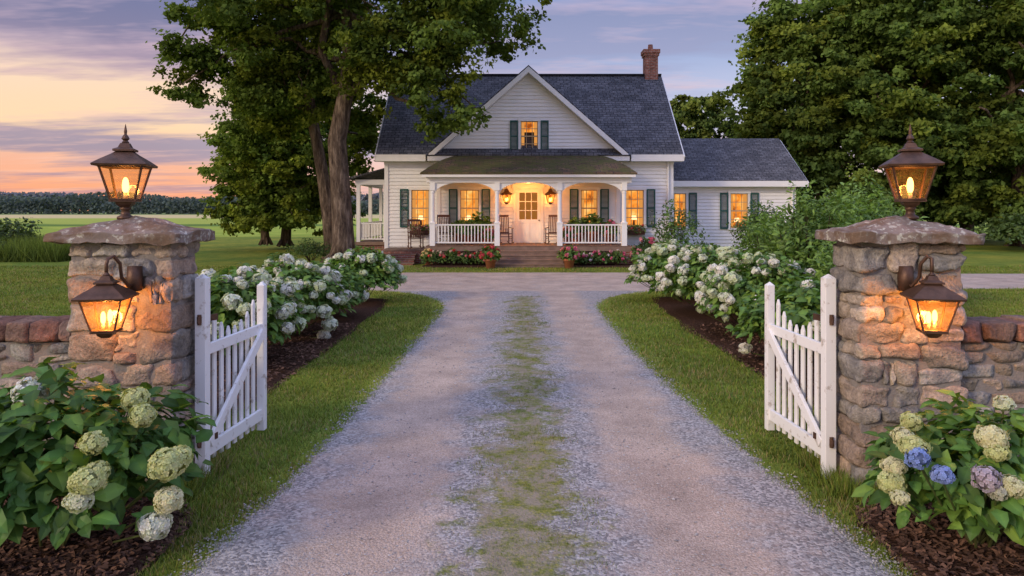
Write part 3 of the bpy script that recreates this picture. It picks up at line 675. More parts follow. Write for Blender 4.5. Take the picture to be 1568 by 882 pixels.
def shrub(name,cx,cy,r,h,n,ls,base,flowers=None,nf=0,fr=.06,upright=False):
    mb=MB(); d=norm(rng.normal(size=(n,3))); d[:,2]=np.abs(d[:,2])*1.0-.2; rad=rng.random(n)**.4*(1+.14*rng.random(n))
    lump=1+.2*np.sin(d[:,0]*7+cx*3)*np.cos(d[:,1]*6)+.17*np.sin(d[:,2]*8+d[:,0]*5+cy)
    hb=h*.4; c=np.array([cx,cy,hb])+d*(rad*lump)[:,None]*np.array([r,r,h-hb]); low=d[:,2]<0; c[low,2]=hb+d[low,2]*hb*2.2*rad[low]; c[:,2]=np.maximum(c[:,2],.04)
    nr=norm(d*.5+np.array([0,0,.5])+rng.normal(0,.5,(n,3))); tone=rng.uniform(.5,1.4,(n,1)); col=np.array(base)[None]*tone*(1+.25*np.sin(c[:,0:1]*4)*np.cos(c[:,2:3]*5))
    if upright: leaves_big(mb,c,nr,d+np.array([0,0,.3])+rng.normal(0,.5,(n,3)),ls*rng.uniform(.6,1.3,n),col,.4)
    else: leaves_simple(mb,c,nr,ls*rng.uniform(.6,1.3,n),col)
    for i in range(10):
        a=U(0,6.28); q=U(.2,.7); tube(mb,[(cx,cy,0),(cx+math.cos(a)*r*q*.6,cy+math.sin(a)*r*q*.6,h*.4),(cx+math.cos(a)*r*q,cy+math.sin(a)*r*q,h*.8)],[.02,.014,.006],5,(.06,.04,.03))
    if upright:
        for i in range(16):
            a=U(0,6.28); q=U(.1,.75)*r; bx,by=cx+math.cos(a)*q,cy+math.sin(a)*q; zt=h*U(.95,1.14)*(1-.2*(q/r)**2); m_=26
            t=rng.random(m_); cc=np.stack([bx+rng.normal(0,.05,m_),by+rng.normal(0,.05,m_),zt-.5*t],-1); dd=norm(rng.normal(size=(m_,3))+[0,0,.4])
            leaves_big(mb,cc,norm(rng.normal(0,.4,(m_,3))+[0,0,.7]),dd,ls*rng.uniform(.5,1.0,m_),np.array(base)[None]*rng.uniform(.8,1.5,(m_,1)),.4)
    for i in range(nf):
        dd=Vector((random.gauss(0,1),random.gauss(0,1),abs(random.gauss(0,.8)))).normalized(); cc=random.choice(flowers)
        florets(mb,(cx+dd.x*r,cy+dd.y*r,hb+dd.z*(h-hb)),fr*U(.6,1.1),14,cc,fr*.55)
    mb.build(name,[LEAF,PETAL])
random.seed(33)
for (cx,cy,r,h,n) in [(5.3,12.6,1.0,2.5,4600),(6.3,13.6,1.1,2.5,4400),(7.4,14.8,1.1,2.2,3600),(4.95,10.4,.8,1.6,2600),(5.9,16.5,.9,1.9,2400),(5.7,11.4,.7,1.9,2000)]:
    shrub('viburnum_shrub',cx,cy,r,h,n,.13,(.14,.23,.052),upright=True)
shrub('lilac_shrub',9.9,28.2,1.15,2.5,4200,.13,(.095,.165,.044))
shrub('lilac_shrub',12.4,28.6,.9,1.9,2600,.13,(.095,.165,.042))
shrub('young_dogwood_tree',6.35,28.0,.95,2.7,1200,.13,(.10,.18,.044))
for cx,cy,r,h in [(7.6,28.2,.6,.9),(8.6,27.6,.6,.7),(11.0,27.6,.7,.8),(-7.9,28.2,.9,1.05),(-6.9,28.8,.6,.8),(-5.3,28.0,.35,.5)]:
    shrub('boxwood_shrub',cx,cy,r,h,1500,.09,(.08,.135,.036))
shrub('rhododendron_bush',5.2,27.6,.65,1.05,1700,.12,(.08,.14,.037),[(.65,.14,.24),(.7,.3,.35)],30,.075)
for cx in (-2.9,-2.3,-1.7,-1.15): shrub('flower_bed_plant',cx,26.95,.42,U(.5,.7),700,.10,(.09,.155,.035),[(.65,.07,.07),(.7,.22,.25),(.8,.6,.5)],14,.055)
for cx in (2.15,2.7,3.3,3.9): shrub('flower_bed_plant',cx,26.95,.42,U(.55,.75),700,.10,(.09,.155,.035),[(.7,.14,.26),(.75,.35,.42),(.8,.65,.65)],14,.055)
shrub('wild_shrub',-22.0,31.2,1.5,1.9,1600,.2,(.07,.11,.03)); shrub('wild_shrub',26.5,37,2.2,2.2,2000,.25,(.08,.13,.035))

# ------------------------------------------------------------ farmhouse
H=empty('farmhouse',(.7,32,0))
wallm=MB(); trim=MB(); roof=MB(); roofx=MB(); glow=MB(); sash=MB(); shut=MB(); found=MB()
def clap(mb,pos,z0,z1,xl,xr,opens,h=.15):
    z=z0
    while z<z1-1e-4:
        za,zb=z,min(z+h,z1); segs=[(xl(za),xr(za),xl(zb),xr(zb))]; zm=(za+zb)/2
        for (a,b,c,d) in opens:
            if c<zm<d:
                ns=[]
                for (lb,rb,lt,rt) in segs:
                    if b<=lb or a>=rb: ns.append((lb,rb,lt,rt)); continue
                    if a>lb: ns.append((lb,a,lt,a))
                    if b<rb: ns.append((b,rb,b,rt))
                segs=ns
        for (lb,rb,lt,rt) in segs:
            if rb-lb<.01: continue
            mb.add([pos(lb,za,.04),pos(rb,za,.04),pos(rt,zb,.003),pos(lt,zb,.003),pos(lb,za,0),pos(rb,za,0)],[(0,1,2,3),(4,5,1,0)])
        z+=h
def window(x0,x1,z0,z1,y,nx=3,nz=4,shL=True,shR=True,sw=.36,lamp=True):
    f=.09
    box(trim,x0-f,x0,y-.06,y+.04,z0,z1); box(trim,x1,x1+f,y-.06,y+.04,z0,z1)
    box(trim,x0-f-.03,x1+f+.03,y-.085,y+.05,z1,z1+.12); box(trim,x0-f-.04,x1+f+.04,y-.11,y+.05,z0-.07,z0)
    s=.035; box(sash,x0,x0+s,y-.005,y+.035,z0,z1); box(sash,x1-s,x1,y-.005,y+.035,z0,z1)
    box(sash,x0+s,x1-s,y-.007,y+.035,z1-s,z1-.001); box(sash,x0+s,x1-s,y-.007,y+.035,z0+.001,z0+s+.01)
    zm=(z0+z1)/2; box(sash,x0+s,x1-s,y-.012,y+.03,zm-.028,zm+.028)
    for i in range(1,nx): xx=x0+(x1-x0)*i/nx; box(sash,xx-.014,xx+.014,y+.001,y+.022,z0+s,z1-s)
    for i in range(1,nz):
        if i*2!=nz: zz=z0+(z1-z0)*i/nz; box(sash,x0+s,x1-s,y+.003,y+.02,zz-.014,zz+.014)
    D=.8; glow.add([(x0-.5,y+D,z0-.3),(x1+.5,y+D,z0-.3),(x1+.5,y+D,z1+.3),(x0-.5,y+D,z1+.3)],[(0,1,2,3)],mat=0)
    for sx in (0,1):
        w=(x1-x0)*.22; a=x0 if sx==0 else x1-w; k=7; vs=[];fs=[]
        for i in range(k+1):
            xx=a+w*i/k; yy=y+.12+.03*(i%2); vs+=[(xx,yy,z0),(xx,yy,z1)]
        fs=[(2*i,2*i+2,2*i+3,2*i+1) for i in range(k)]; glow.add(vs,fs,mat=1)
    if lamp:
        xx=(x0+x1)/2+U(-.15,.15); lathe(glow,(xx,y+.5,z0+.05),[(.05,0),(.03,.2),(.03,.22)],10,mat=3); lathe(glow,(xx,y+.5,z0+.28),[(.14,0),(.09,.18)],14,mat=2)
    box(glow,x0-.5,x0-.45,y+.06,y+D,z0-.3,z1+.3,mat=3); box(glow,x1+.45,x1+.5,y+.06,y+D,z0-.3,z1+.3,mat=3)
    for on,sx in ((shL,x0-f-.02-sw),(shR,x1+f+.02)):
        if not on: continue
        a,b=sx,sx+sw; q=.05
        box(shut,a,a+q,y-.085,y-.045,z0-.03,z1+.03); box(shut,b-q,b,y-.085,y-.045,z0-.03,z1+.03)
        for zc in (z0-.03,zm-.03,z1-.03): box(shut,a+q,b-q,y-.084,y-.046,zc,zc+.06)
        zz=z0+.05
        while zz<z1-.04:
            beam(shut,(a+q,y-.065,zz),(b-q,y-.065,zz),.035,.008,up=(0,.6,.8)); zz+=.05
YF=30.0; YG2=29.85
XL,XR=-5.24,6.65
wins=[(-4.2,-3.46,1.42,2.95),(4.72,5.5,1.42,2.95)]
winsG=[(-2.15,-1.37,1.42,2.95),(2.86,3.55,1.42,2.95)]
winU=(.36,1.08,4.55,5.8)
clap(wallm,lambda s,z,o:(s,YF-o,z),.45,4.35,lambda z:XL,lambda z:XR,wins+[(-3.0,4.35,0,9)])
gx0,gx1,gp=-3.05,4.40,.675
def gl(z): return gx0 if z<4.55 else gx0+(z-4.55)*(gp-gx0)/(7.88-4.55)
def gr_(z): return gx1 if z<4.55 else gx1-(z-4.55)*(gx1-gp)/(7.88-4.55)
door=(.16,1.2,.74,3.0)
clap(wallm,lambda s,z,o:(s,YG2-o,z),.72,7.88,gl,gr_,winsG+[winU,door])
def gs(z): return 30.0 if z<4.35 else 30.0+(z-4.35)*4/(8.35-4.35)
def gs2(z): return 38.0 if z<4.35 else 38.0-(z-4.35)*4/(8.35-4.35)
clap(wallm,lambda s,z,o:(XL-o,s,z),.45,8.3,gs,gs2,[]); clap(wallm,lambda s,z,o:(XR+o,s,z),.45,8.3,gs,gs2,[])
clap(wallm,lambda s,z,o:(s,38+o,z),.45,4.35,lambda z:XL,lambda z:XR,[])
for xx in (XL,XR): box(trim,xx-.08,xx+.08,YF-.06,YF+.1,.45,4.35)
for xx in (gx0,gx1): box(trim,xx-.08,xx+.08,YG2-.055,YF+.0,.72,4.33)
box(trim,XL-.1,gx0-.09,YF-.055,YF+.02,4.02,4.3); box(trim,gx1+.09,XR+.1,YF-.055,YF+.02,4.02,4.3)
for w in wins: window(*w,YF,3,4,w[0]<0,w[0]>0)
for w in winsG: window(*w,YG2,3,4)
window(*winU,YG2,3,4,sw=.33,lamp=False)
EZ=4.42; RZ=8.5; RY=34.; EY=29.55; BY=38.45; t=(0,0,.14)
slab(roof,[(-5.6,EY,EZ),(7.05,EY,EZ),(7.05,RY,RZ),(-5.6,RY,RZ)],t); slab(roof,[(7.05,BY,EZ),(-5.6,BY,EZ),(-5.6,RY,RZ),(7.05,RY,RZ)],t)
beam(roof,(-5.6,RY,RZ+.0),(7.05,RY,RZ+.0),.25,.08)
for a,b in ((-5.62,gx0-.5),(gx1+.5,7.07)):
    box(trim,a,b,EY-.05,EY+.03,EZ-.30,EZ-.03); box(trim,a,b,EY+.03,YF-.03,EZ-.30,EZ-.24)
for xx,s in ((-5.63,-1),(7.08,1)):
    beam(trim,(xx,EY,EZ-.2),(xx,RY,RZ-.2),.05,.24); beam(trim,(xx,BY,EZ-.2),(xx,RY,RZ-.2),.05,.24)
FY=29.45; gz=8.06; ge=4.47; ex0,ex1=-3.42,4.77
def mainY(z): return EY+(z-EZ)*(RY-EY)/(RZ-EZ)
for ex in (ex0,ex1):
    q=[(gp,FY,gz),(gp,mainY(gz)+.15,gz),(ex,mainY(ge)+.15,ge),(ex,FY,ge)]
    if ex>gp: q=q[::-1]
    slab(roofx,q,(0,0,.10))
    A=Vector((ex,FY-.03,ge-.06)); B=Vector((gp,FY-.03,gz-.06)); dn=Vector((0,0,-.24))
    slab(trim,[A,B,B+dn,A+dn],(0,-.05,0))
    slab(trim,[A+Vector((0,.05,-.2)),B+Vector((0,.05,-.2)),B+Vector((0,.36,-.2)),A+Vector((0,.36,-.2))],(0,0,.03))
    s=1 if ex<gp else -1
    x_a,x_b=sorted((ex-.05*s,ex+1.15*s)); box(trim,x_a,x_b,FY-.04,YG2+.02,ge-.34,ge-.12)
    slab(roof,[(x_a-.04,FY-.08,ge-.11),(x_b+.04,FY-.08,ge-.11),(x_b+.04,YG2,ge+.07),(x_a-.04,YG2,ge+.07)],(0,0,.03))
ch=MB()
def chim(x0,x1,y0,y1,z0,z1):
    box(ch,x0,x1,y0,y1,z0,z1-.3); box(ch,x0-.05,x1+.05,y0-.05,y1+.05,z1-.3,z1-.18); box(ch,x0-.09,x1+.09,y0-.09,y1+.09,z1-.18,z1)
    lathe(ch,((x0+x1)/2,(y0+y1)/2,z1),[(.13,0),(.11,.28)],10)
chim(6.25,6.85,33.7,34.3,7.6,9.65); chim(-5.5,-4.9,33.7,34.3,7.6,9.3)
ch.build('chimneys',BRICK,parent=H)
WY=32.; WX=12.55
ww=[(9.72,10.5,1.3,2.85),(7.2,7.75,1.3,2.85)]
clap(wallm,lambda s,z,o:(s,WY-o,z),.35,3.35,lambda z:XR,lambda z:WX,ww)
def ws(z): return 32.0 if z<3.35 else 32.0+(z-3.35)*3/2.1
def ws2(z): return 38.0 if z<3.35 else 38.0-(z-3.35)*3/2.1
clap(wallm,lambda s,z,o:(WX+o,s,z),.35,5.4,ws,ws2,[])
box(trim,WX-.07,WX+.08,WY-.06,WY+.1,.35,3.35); box(trim,XR+.1,WX-.09,WY-.055,WY+.02,3.08,3.3)
window(*ww[0],WY,3,4,sw=.36); window(*ww[1],WY,2,4,False,True)
slab(roof,[(XR,31.6,3.42),(13.0,31.6,3.42),(13.0,35,5.6),(XR,35,5.6)],(0,0,.13)); slab(roof,[(13.0,38.4,3.42),(XR,38.4,3.42),(XR,35,5.6),(13.0,35,5.6)],(0,0,.13))
box(trim,XR+.1,13.02,31.55,31.63,3.14,3.39); beam(trim,(13.03,31.6,3.22),(13.03,35,5.42),.05,.22); box(trim,XR+.1,13.0,31.63,31.97,3.14,3.19)
lathe(trim,(12.45,31.9,.3),[(.045,0),(.045,2.85)],10); lathe(trim,(6.5,29.88,.4),[(.045,0),(.045,3.7)],10)
box(found,XL+.03,XR-.03,YF+.03,37.9,-.1,.47); box(found,XR,WX-.03,WY+.03,37.9,-.1,.37)
PX0,PX1,PY0=-3.3,4.6,27.45; PZ=.74
deck=MB()
nb=int((PX1-PX0)/.12)
box(deck,PX0,PX1,PY0,YG2-.03,PZ-.1,PZ-.012)
for i in range(nb): a=PX0+i*(PX1-PX0)/nb; box(deck,a+.003,a+(PX1-PX0)/nb-.003,PY0-.03,YG2-.031,PZ-.012,PZ)
box(deck,PX0+.01,PX1-.01,PY0-.012,PY0,PZ-.2,PZ-.014)
for a,b in ((PX0,PX0+.5),(-.85,-.62),(1.92,2.15),(PX1-.5,PX1)): box(found,a,b,PY0+.005,PY0+.35,-.1,PZ-.2)
box(found,PX0+.05,PX1-.05,PY0+.1,PY0+.2,-.1,PZ-.2,mat=1)
for i in range(70):
    a=PX0+.1+i*(PX1-PX0-.2)/70; box(found,a,a+.05,PY0+.05,PY0+.08,0,PZ-.2,mat=1)
for i in range(4):
    z=PZ-.02-(i+1)*.145; y1=PY0-.015-i*.3; w=.06*i
    box(deck,-.52-w,1.80+w,y1-.3,y1,z-.045,z+.0); box(deck,-.50-w,1.78+w,y1-.27,y1-.25,z-.145,z-.045)
    box(found,-.50-w,1.78+w,y1-.24,y1,-.05,z-.046)
posts=[-3.05,-.57,1.83,4.3]; PB=3.16
for px in posts:
    y=PY0+.12
    box(trim,px-.1,px+.1,y-.1,y+.1,PZ,PZ+.85); box(trim,px-.12,px+.12,y-.12,y+.12,PZ+.85,PZ+.9)
    lathe(trim,(px,y,PZ+.9),[(.10,0),(.085,.05),(.08,1.1),(.095,1.14),(.08,1.18),(.08,1.22)],12)
    box(trim,px-.1,px+.1,y-.1,y+.1,PZ+2.12,PB)
def arch(x,dx,y,z,w,h):
    n=10; fr=[(x,z)]
    for i in range(n+1):
        t=math.pi/2*i/n; fr.append((x+dx*(w-w*math.cos(t)),z-h+h*math.sin(t)))
    vs=[(a,y-.035,b) for a,b in fr]+[(a,y+.035,b) for a,b in fr]; m_=len(fr); fs=[]
    for i in range(1,m_-1): fs+=[(0,i,i+1),(m_,m_+i+1,m_+i),(i,i+1,m_+i+1,m_+i)]
    trim.add(vs,fs)
for i in range(3):
    a,b=posts[i]+.1,posts[i+1]-.1; arch(a,1,PY0+.12,PB,(b-a)*.44,.42); arch(b,-1,PY0+.12,PB,(b-a)*.44,.42)
box(trim,PX0+.02,PX1-.02,PY0+.02,PY0+.24,PB,PB+.24); box(trim,PX0+.02,PX0+.22,PY0+.24,YG2-.04,PB,PB+.24); box(trim,PX1-.22,PX1-.02,PY0+.24,YG2-.04,PB,PB+.24)
ce=MB(); box(ce,PX0+.2,PX1-.2,PY0+.2,YG2-.04,PB+.16,PB+.2); ce.build('porch_ceiling',CEIL,parent=H)
ox0,ox1,oy=PX0-.18,PX1+.14,PY0-.3
box(trim,ox0+.05,ox1-.05,oy+.04,oy+.09,PB+.2,PB+.34); box(trim,ox0+.05,ox1-.05,oy+.09,PY0+.3,PB+.245,PB+.27)
# bell-curved hip roof over the porch
pr=MB(); ez=PB+.36; tz=4.40; rows=[]
for k in range(6):
    u=k/5; zz_=ez+(tz-ez)*(u*.80+.20*math.sin(u*math.pi/2)+.10*math.sin(u*math.pi)); yk=oy+(YG2-.02-oy)*u; rows.append((ox0+(-2.15-ox0)*u,ox1+(3.55-ox1)*u,yk,zz_))
for (a0,b0,y0_,z0_),(a1,b1,y1_,z1_) in zip(rows[:-1],rows[1:]):
    slab(pr,[(a0,y0_,z0_),(b0,y0_,z0_),(b1,y1_,z1_),(a1,y1_,z1_)],(0,0,.05))
    slab(pr,[(a0,YG2-.02,z0_),(a0,y0_,z0_),(a1,y1_,z1_),(a1,YG2-.02,z1_)],(0,0,.05))
    slab(pr,[(b0,y0_,z0_),(b0,YG2-.02,z0_),(b1,YG2-.02,z1_),(b1,y1_,z1_)],(0,0,.05))
pr.build('porch_roof',PROOF,parent=H)
def rail(mb,p0,p1,z,hh=.8):
    p0=Vector(p0);p1=Vector(p1);L=(p1-p0).length; d=(p1-p0)/L
    beam(mb,(*p0,z+hh),(*p1,z+hh),.08,.05); beam(mb,(*p0,z+.12),(*p1,z+.12),.05,.05)
    n=int(L/.125)
    for i in range(1,n): q=p0+d*L*i/n; box(mb,q.x-.018,q.x+.018,q.y-.018,q.y+.018,z+.145,z+hh-.025)
yr=PY0+.12
rail(trim,(posts[0]+.1,yr),(posts[1]-.1,yr),PZ); rail(trim,(posts[2]+.1,yr),(posts[3]-.1,yr),PZ)
rail(trim,(posts[3],yr+.1),(posts[3],YG2-.1),PZ)
box(deck,-5.1,PX0-.01,28.35,YF-.045,.5,.56); box(found,-5.05,PX0-.06,28.4,YF-.05,-.05,.5)
for i in range(3): box(deck,-4.9,-3.75,28.35-.3*(i+1),28.35-.3*i-.004,.5-.15*(i+1),.545-.15*(i+1)); box(found,-4.85,-3.8,28.37-.3*(i+1),28.35-.3*i-.006,-.05,.5-.15*(i+1))
f=.11; y=YG2
box(trim,door[0]-f,door[0],y-.06,y+.05,PZ,door[3]); box(trim,door[1],door[1]+f,y-.06,y+.05,PZ,door[3]); box(trim,door[0]-f-.04,door[1]+f+.04,y-.09,y+.05,door[3],door[3]+.17)
dm=MB(); dx0,dx1=door[0]+.005,door[1]-.005; z0,z1=PZ+.01,door[3]-.005; st=.14
gz0,gz1=PZ+.98,z1-.16
box(dm,dx0,dx0+st,y+0,y+.045,z0,z1); box(dm,dx1-st,dx1,y+0,y+.045,z0,z1); box(dm,dx0+st,dx1-st,y+.001,y+.044,gz1,z1-.001); box(dm,dx0+st,dx1-st,y+.001,y+.044,gz0-.16,gz0); box(dm,dx0+st,dx1-st,y+.001,y+.044,z0+.001,z0+.22)
box(dm,dx0+st,dx1-st,y+.02,y+.035,z0+.22,gz0-.16)
xm=(dx0+dx1)/2; box(dm,xm-.05,xm+.05,y+.002,y+.043,z0+.22,gz0-.16)
for i in (1,2):
    xx=dx0+st+(dx1-dx0-2*st)*i/3; box(dm,xx-.015,xx+.015,y+.008,y+.035,gz0,gz1); zz=gz0+(gz1-gz0)*i/3; box(dm,dx0+st,dx1-st,y+.01,y+.033,zz-.015,zz+.015)
lathe(dm,(dx1-.07,y-.03,PZ+.92),[(.02,0),(.035,.02),(.02,.05)],10,mat=1)
dm.build('front_door',[WHITE,BRONZE],parent=H)
glow.add([(door[0]-.3,y+.7,PZ),(door[1]+.3,y+.7,PZ),(door[1]+.3,y+.7,3.2),(door[0]-.3,y+.7,3.2)],[(0,1,2,3)],mat=4)
sp=MB(); SX=-6.75
box(deck,SX,XL-.05,30.9,36.5,.6,.74); box(found,SX+.08,XL-.08,31,36.4,-.05,.6)
for yy in (31.0,33.6,36.3): box(trim,SX+.05,SX+.2,yy-.08,yy+.08,.74,3.2)
box(trim,XL-.3,XL-.15,30.93,31.08,.74,3.2); box(trim,SX,XL-.05,30.9,31.1,3.2,3.42); box(trim,SX,SX+.2,31.1,36.5,3.2,3.42)
rail(trim,(SX+.2,31.0),(XL-.3,31.0),.74); rail(trim,(SX+.12,31.1),(SX+.12,36.3),.74)
slab(sp,[(SX-.25,30.6,3.48),(XL-.03,30.6,3.95),(XL-.03,36.8,3.95),(SX-.25,36.8,3.48)],(0,0,.07)); sp.build('side_porch_roof',ROOFX,parent=H)
wallm.build('clapboard_walls',WHITE,parent=H); trim.build('white_trim_and_porch',WHITE,parent=H); roof.build('roof',ROOF,parent=H); roofx.build('gable_roof',ROOFX,parent=H)
glow.build('lit_interior',[ROOM,CURT,emis('lampshade',(1,.62,.28),2.0),DWOOD,emis('hallway_glow',(.55,.2,.04),.6)],parent=H); sash.build('window_sashes',MUNT,parent=H); shut.build('shutters',SHUT,parent=H)
deck.build('porch_deck_and_steps',WOOD,parent=H); found.build('foundation',[BRICK,DWOOD],parent=H)
for sx in (-.22,1.58):
    e=empty('porch_wall_lantern',(sx,29.7,2.6)); lantern_body(e,(sx,29.58,2.42),1.25,0,36,False,(1,.40,.09))
    mb=MB(); box(mb,sx-.06,sx+.06,29.76,29.81,2.55,3.0); tube(mb,[(sx,29.79,2.9),(sx,29.7,3.1),(sx,29.58,3.02)],[.014]*3,8); mb.build('bracket',BRONZE,parent=e)
Lp=bpy.data.lights.new('porch_ceiling_light','POINT'); Lp.energy=105; Lp.color=(1,.38,.08); Lp.shadow_soft_size=.12
e=empty('porch_ceiling_lamp',(.65,28.5,PB+.14)); mb=MB(); lathe(mb,(.65,28.5,PB+.02),[(.03,0),(.11,.03),(.14,.1),(.13,.13)],16); mb.build('shade',emis('lamp_globe',(1,.6,.25),4),True,e)
lo=bpy.data.objects.new('porch_ceiling_light',Lp); lo.location=(.65,28.5,PB-.12); scene.collection.objects.link(lo); setpar(lo,e)

def chair(name,cx,cy,z,rot,rocker=True,col=DWOOD):
    e=empty(name,(cx,cy,z)); mb=MB(); R=Matrix.Rotation(rot,4,'Z')
    def P(x,y,zz): q=R@Vector((x,y,zz)); return (cx+q.x,cy+q.y,z+q.z)
    for s in (-1,1):
        beam(mb,P(s*.25,-.22,.04),P(s*.25,-.22,.62),.04,.04); beam(mb,P(s*.25,.22,.04),P(s*.25,.34,1.15),.04,.04)
        beam(mb,P(s*.27,-.27,.64),P(s*.27,.28,.66),.07,.025)
        beam(mb,P(s*.25,-.22,.22),P(s*.25,.24,.22),.025,.025)
        if rocker:
            pts=[P(s*.25,-.45+.1*i,.015+.0+((i-4.5)/4.5)**2*.07) for i in range(10)]; tube(mb,pts,[.02]*10,6)
    for i in range(7): yy=-.24+i*.075; beam(mb,P(-.26,yy,.42-.01*i*.5),P(.26,yy,.42-.01*i*.5),.06,.02)
    for i in range(6): xx=-.18+i*.072; beam(mb,P(xx,.24,.42),P(xx,.335,1.1),.035,.015)
    beam(mb,P(-.27,.34,1.13),P(.27,.34,1.13),.03,.09); beam(mb,P(-.25,.25,.45),P(.25,.25,.45),.03,.05); beam(mb,P(-.25,-.22,.3),P(.25,-.22,.3),.025,.025)
    mb.build('seat_back_and_rockers',col,parent=e,bevel=.004)
chair('rocking_chair',-3.9,29.1,.56,.35); chair('rocking_chair',-.3,29.0,PZ,.3); chair('rocking_chair',1.66,29.0,PZ,-.3)
chair('rocking_chair',-2.65,28.9,PZ,.4)
def pot(x,y,z,s=1,fl=None,spread=1,ln=False):
    e=empty('potted_plant',(x,y,z)); mb=MB(); lathe(mb,(x,y,z),[(.11*s,0),(.155*s,.22*s),(.17*s,.22*s),(.17*s,.27*s),(.14*s,.27*s)],16); mb.build('pot',TERRA,True,e)
    p=MB(); n=380; d=norm(rng.normal(size=(n,3))); d[:,2]=np.abs(d[:,2]); c=np.array([x,y,z+.3*s])+d*rng.random((n,1))**.4*np.array([.26,.26,.32])*s*spread
    leaves_big(p,c,norm(d*.5+[0,0,.6]+rng.normal(0,.4,(n,3))),d+rng.normal(0,.4,(n,3)),.1*s*rng.uniform(.7,1.3,n),np.array([.10,.18,.04])[None]*rng.uniform(.6,1.4,(n,1)))
    if fl:
        for i in range(13): dd=Vector((random.gauss(0,1),random.gauss(0,1),abs(random.gauss(0,1)))).normalized(); florets(p,(x+dd.x*.26*s,y+dd.y*.26*s,z+.3*s+dd.z*.32*s),.055*s,14,fl,.035*s)
    p.build('plant',[LEAF,PETAL],parent=e)
pot(-.78,25.95,0,1.3,(.7,.1,.12)); pot(2.06,25.95,0,1.3,(.75,.2,.3))
pot(-.9,27.9,PZ,1.0,(.7,.2,.3)); pot(2.2,27.9,PZ,1.1,(.7,.25,.3)); pot(-1.35,29.2,PZ,1.9); pot(-2.1,29.3,PZ,1.6); pot(3.3,29.2,PZ,1.9); pot(2.65,29.2,PZ,1.7); pot(3.9,28.9,PZ,1.5,(.7,.2,.3)); pot(4.75,27.0,.0,1.0,(.7,.3,.35)); pot(-1.75,28.6,PZ,1.5); pot(-3.15,27.0,.0,1.0,(.8,.6,.3))
for (a,b,yb,zb) in ((-4.2,-3.46,YF,1.35),(4.72,5.5,YF,1.35),(-2.15,-1.37,YG2,1.35),(2.86,3.55,YG2,1.35)):
    e=empty('window_box_planter',((a+b)/2,yb-.22,zb-.2)); q=MB(); x0,x1=a-.02,b+.02
    q.add([(x0+.03,yb-.3,zb-.27),(x1-.03,yb-.3,zb-.27),(x1-.03,yb-.12,zb-.27),(x0+.03,yb-.12,zb-.27),(x0,yb-.34,zb-.08),(x1,yb-.34,zb-.08),(x1,yb-.12,zb-.08),(x0,yb-.12,zb-.08)],BF)
    q.build('box',DWOOD,parent=e,bevel=.006); n=260; c=np.stack([rng.uniform(x0,x1,n),yb-.25+rng.normal(0,.07,n),zb-.05+rng.uniform(-.15,.2,n)],-1)
    q=MB(); leaves_big(q,c,norm(rng.normal(0,.5,(n,3))+[0,-.2,.7]),rng.normal(size=(n,3))+[0,-.5,0],.09*rng.uniform(.7,1.3,n),np.array([.10,.18,.04])[None]*rng.uniform(.6,1.4,(n,1)))
    for i in range(9): florets(q,(U(x0,x1),yb-.28+U(-.06,.05),zb+U(-.06,.16)),.045,12,random.choice([(.7,.12,.15),(.8,.5,.5)]),.03)
    q.build('plants',[LEAF,PETAL],parent=e)

# ------------------------------------------------------------ world + sun
w=bpy.data.worlds.new('World'); scene.world=w; w.use_nodes=True
class WM(M):
    def __init__(s): s.t=w.node_tree; s.b=s.t.nodes['Background']; s.o=s.t.nodes['World Output']
m=WM()
sky=m.n('ShaderNodeTexSky',_sky_type='NISHITA'); sky.sun_disc=False; sky.sun_elevation=math.radians(21); sky.sun_rotation=math.radians(-130)
gen=m.coord('Generated'); nv=m.n('ShaderNodeVectorMath',_operation='NORMALIZE'); m.l(gen,nv.inputs[0]); s=m.n('ShaderNodeSeparateXYZ'); m.l(nv.outputs[0],s.inputs[0])
z=s.outputs['Z']; x=s.outputs['X']
def srgb(r,g,b): return tuple(((c/255)/12.92 if c<11 else ((c/255+.055)/1.055)**2.4) for c in (r,g,b))
den=m.math('ADD',m.math('MAXIMUM',z,0),.07)
cb=m.n('ShaderNodeCombineXYZ'); m.l(m.math('DIVIDE',x,den),cb.inputs[0]); m.l(m.math('DIVIDE',s.outputs['Y'],den),cb.inputs[1])
mp=m.n('ShaderNodeMapping'); mp.inputs['Scale'].default_value=(.24,.60,1); mp.inputs['Location'].default_value=(1.3,.4,0); m.l(cb.outputs[0],mp.inputs[0])
cn=m.noise(1.3,mp.outputs[0],6,.62)
zz=m.math('ADD',z,m.math('MULTIPLY',m.math('SUBTRACT',cn,.5),.05))
warm=m.ramp(zz,[(0,srgb(240,145,112)),(.03,srgb(250,165,122)),(.06,srgb(242,175,145)),(.10,srgb(254,212,165)),(.16,srgb(250,214,180)),(.20,srgb(200,174,184)),(.255,srgb(138,138,176)),(.40,srgb(125,140,188)),(1,srgb(158,166,198))])
cool=m.ramp(zz,[(0,srgb(238,195,187)),(.06,srgb(226,200,206)),(.13,srgb(196,194,218)),(.22,srgb(142,158,200)),(.35,srgb(112,136,188)),(1,srgb(150,162,198))])
base=m.mix(mr(m,x,-.42,.0),warm,cool)
def gauss(c,wd):
    d=m.math('DIVIDE',m.math('SUBTRACT',z,c),wd); return m.math('POWER',2.718,m.math('MULTIPLY',m.math('MULTIPLY',d,d),-1))
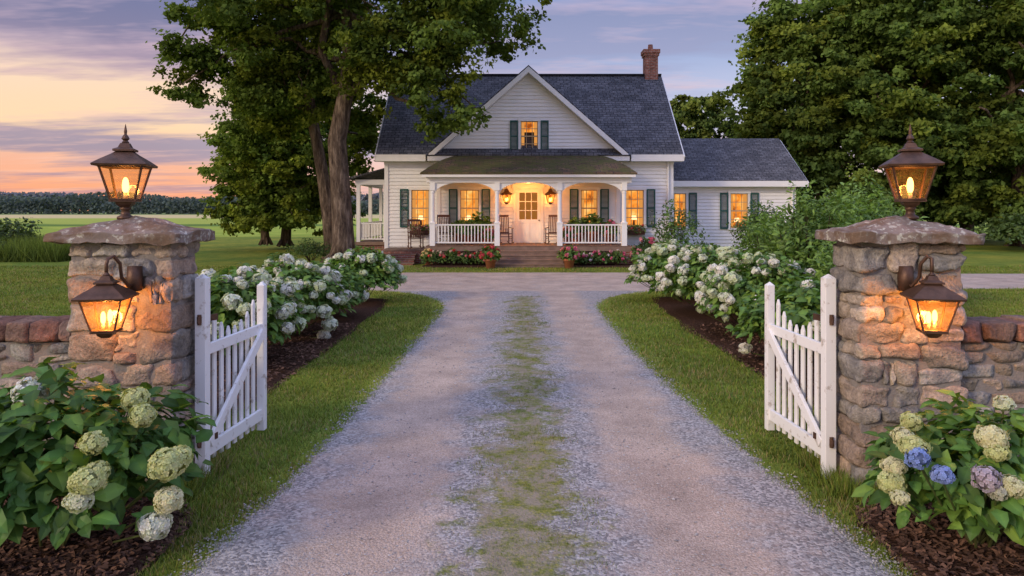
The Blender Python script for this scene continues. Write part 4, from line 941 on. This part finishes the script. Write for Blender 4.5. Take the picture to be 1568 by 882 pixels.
bias=m.math('ADD',m.math('MULTIPLY',gauss(.082,.014),.22),m.math('MULTIPLY',gauss(.235,.05),.13))
cf=m.ramp(m.math('ADD',cn,bias),[(.50,0),(.62,1)])
ccw=m.ramp(z,[(0,srgb(196,138,145)),(.08,srgb(146,130,155)),(.15,srgb(192,156,168)),(.22,srgb(118,112,146)),(.3,srgb(98,105,146))])
ccc=m.ramp(z,[(0,srgb(212,180,190)),(.12,srgb(168,163,194)),(.3,srgb(126,132,170))])
cc=m.mix(mr(m,x,-.45,.05),ccw,ccc)
c=m.mix(m.math('MULTIPLY',cf,.92),base,cc)
cn2=m.noise(2.7,mp.outputs[0],5,.7); c=m.mix(m.math('MULTIPLY',m.ramp(cn2,[(.50,0),(.66,1)]),.5),c,m.mix(mr(m,z,.05,.26),srgb(248,192,168),srgb(212,184,202)))
amt=m.math('ADD',m.math('MULTIPLY',mr(m,z,.33,.75),1.15),m.math('MULTIPLY',mr(m,s.outputs['Y'],.25,-.6),.75))  # extra sky brightness added overhead and behind the camera to lift ambient light
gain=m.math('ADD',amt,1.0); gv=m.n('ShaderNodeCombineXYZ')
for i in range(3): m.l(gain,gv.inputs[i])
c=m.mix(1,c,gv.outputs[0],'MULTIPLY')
nk=m.mix(1,c,m.mix(1,sky.outputs[0],(.02,.02,.02),'MULTIPLY'),'ADD')
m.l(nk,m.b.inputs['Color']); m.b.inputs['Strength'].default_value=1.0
sl=bpy.data.lights.new('sun','SUN'); sl.energy=2.2; sl.angle=math.radians(11); sl.color=(1,.80,.56)
so=bpy.data.objects.new('sun',sl); scene.collection.objects.link(so)
d=Vector((-.72,-.60,.36)); so.rotation_euler=d.to_track_quat('Z','Y').to_euler(); so.location=(-20,0,20)

cam=bpy.data.cameras.new('camera'); co=bpy.data.objects.new('camera',cam); scene.collection.objects.link(co)
co.location=(0,0,2.1); co.rotation_euler=(math.radians(90),0,0); cam.sensor_width=36; cam.lens=1100/1568*36; cam.shift_y=-(441-322)/1568; cam.clip_end=6000; cam.clip_start=.05
scene.camera=co
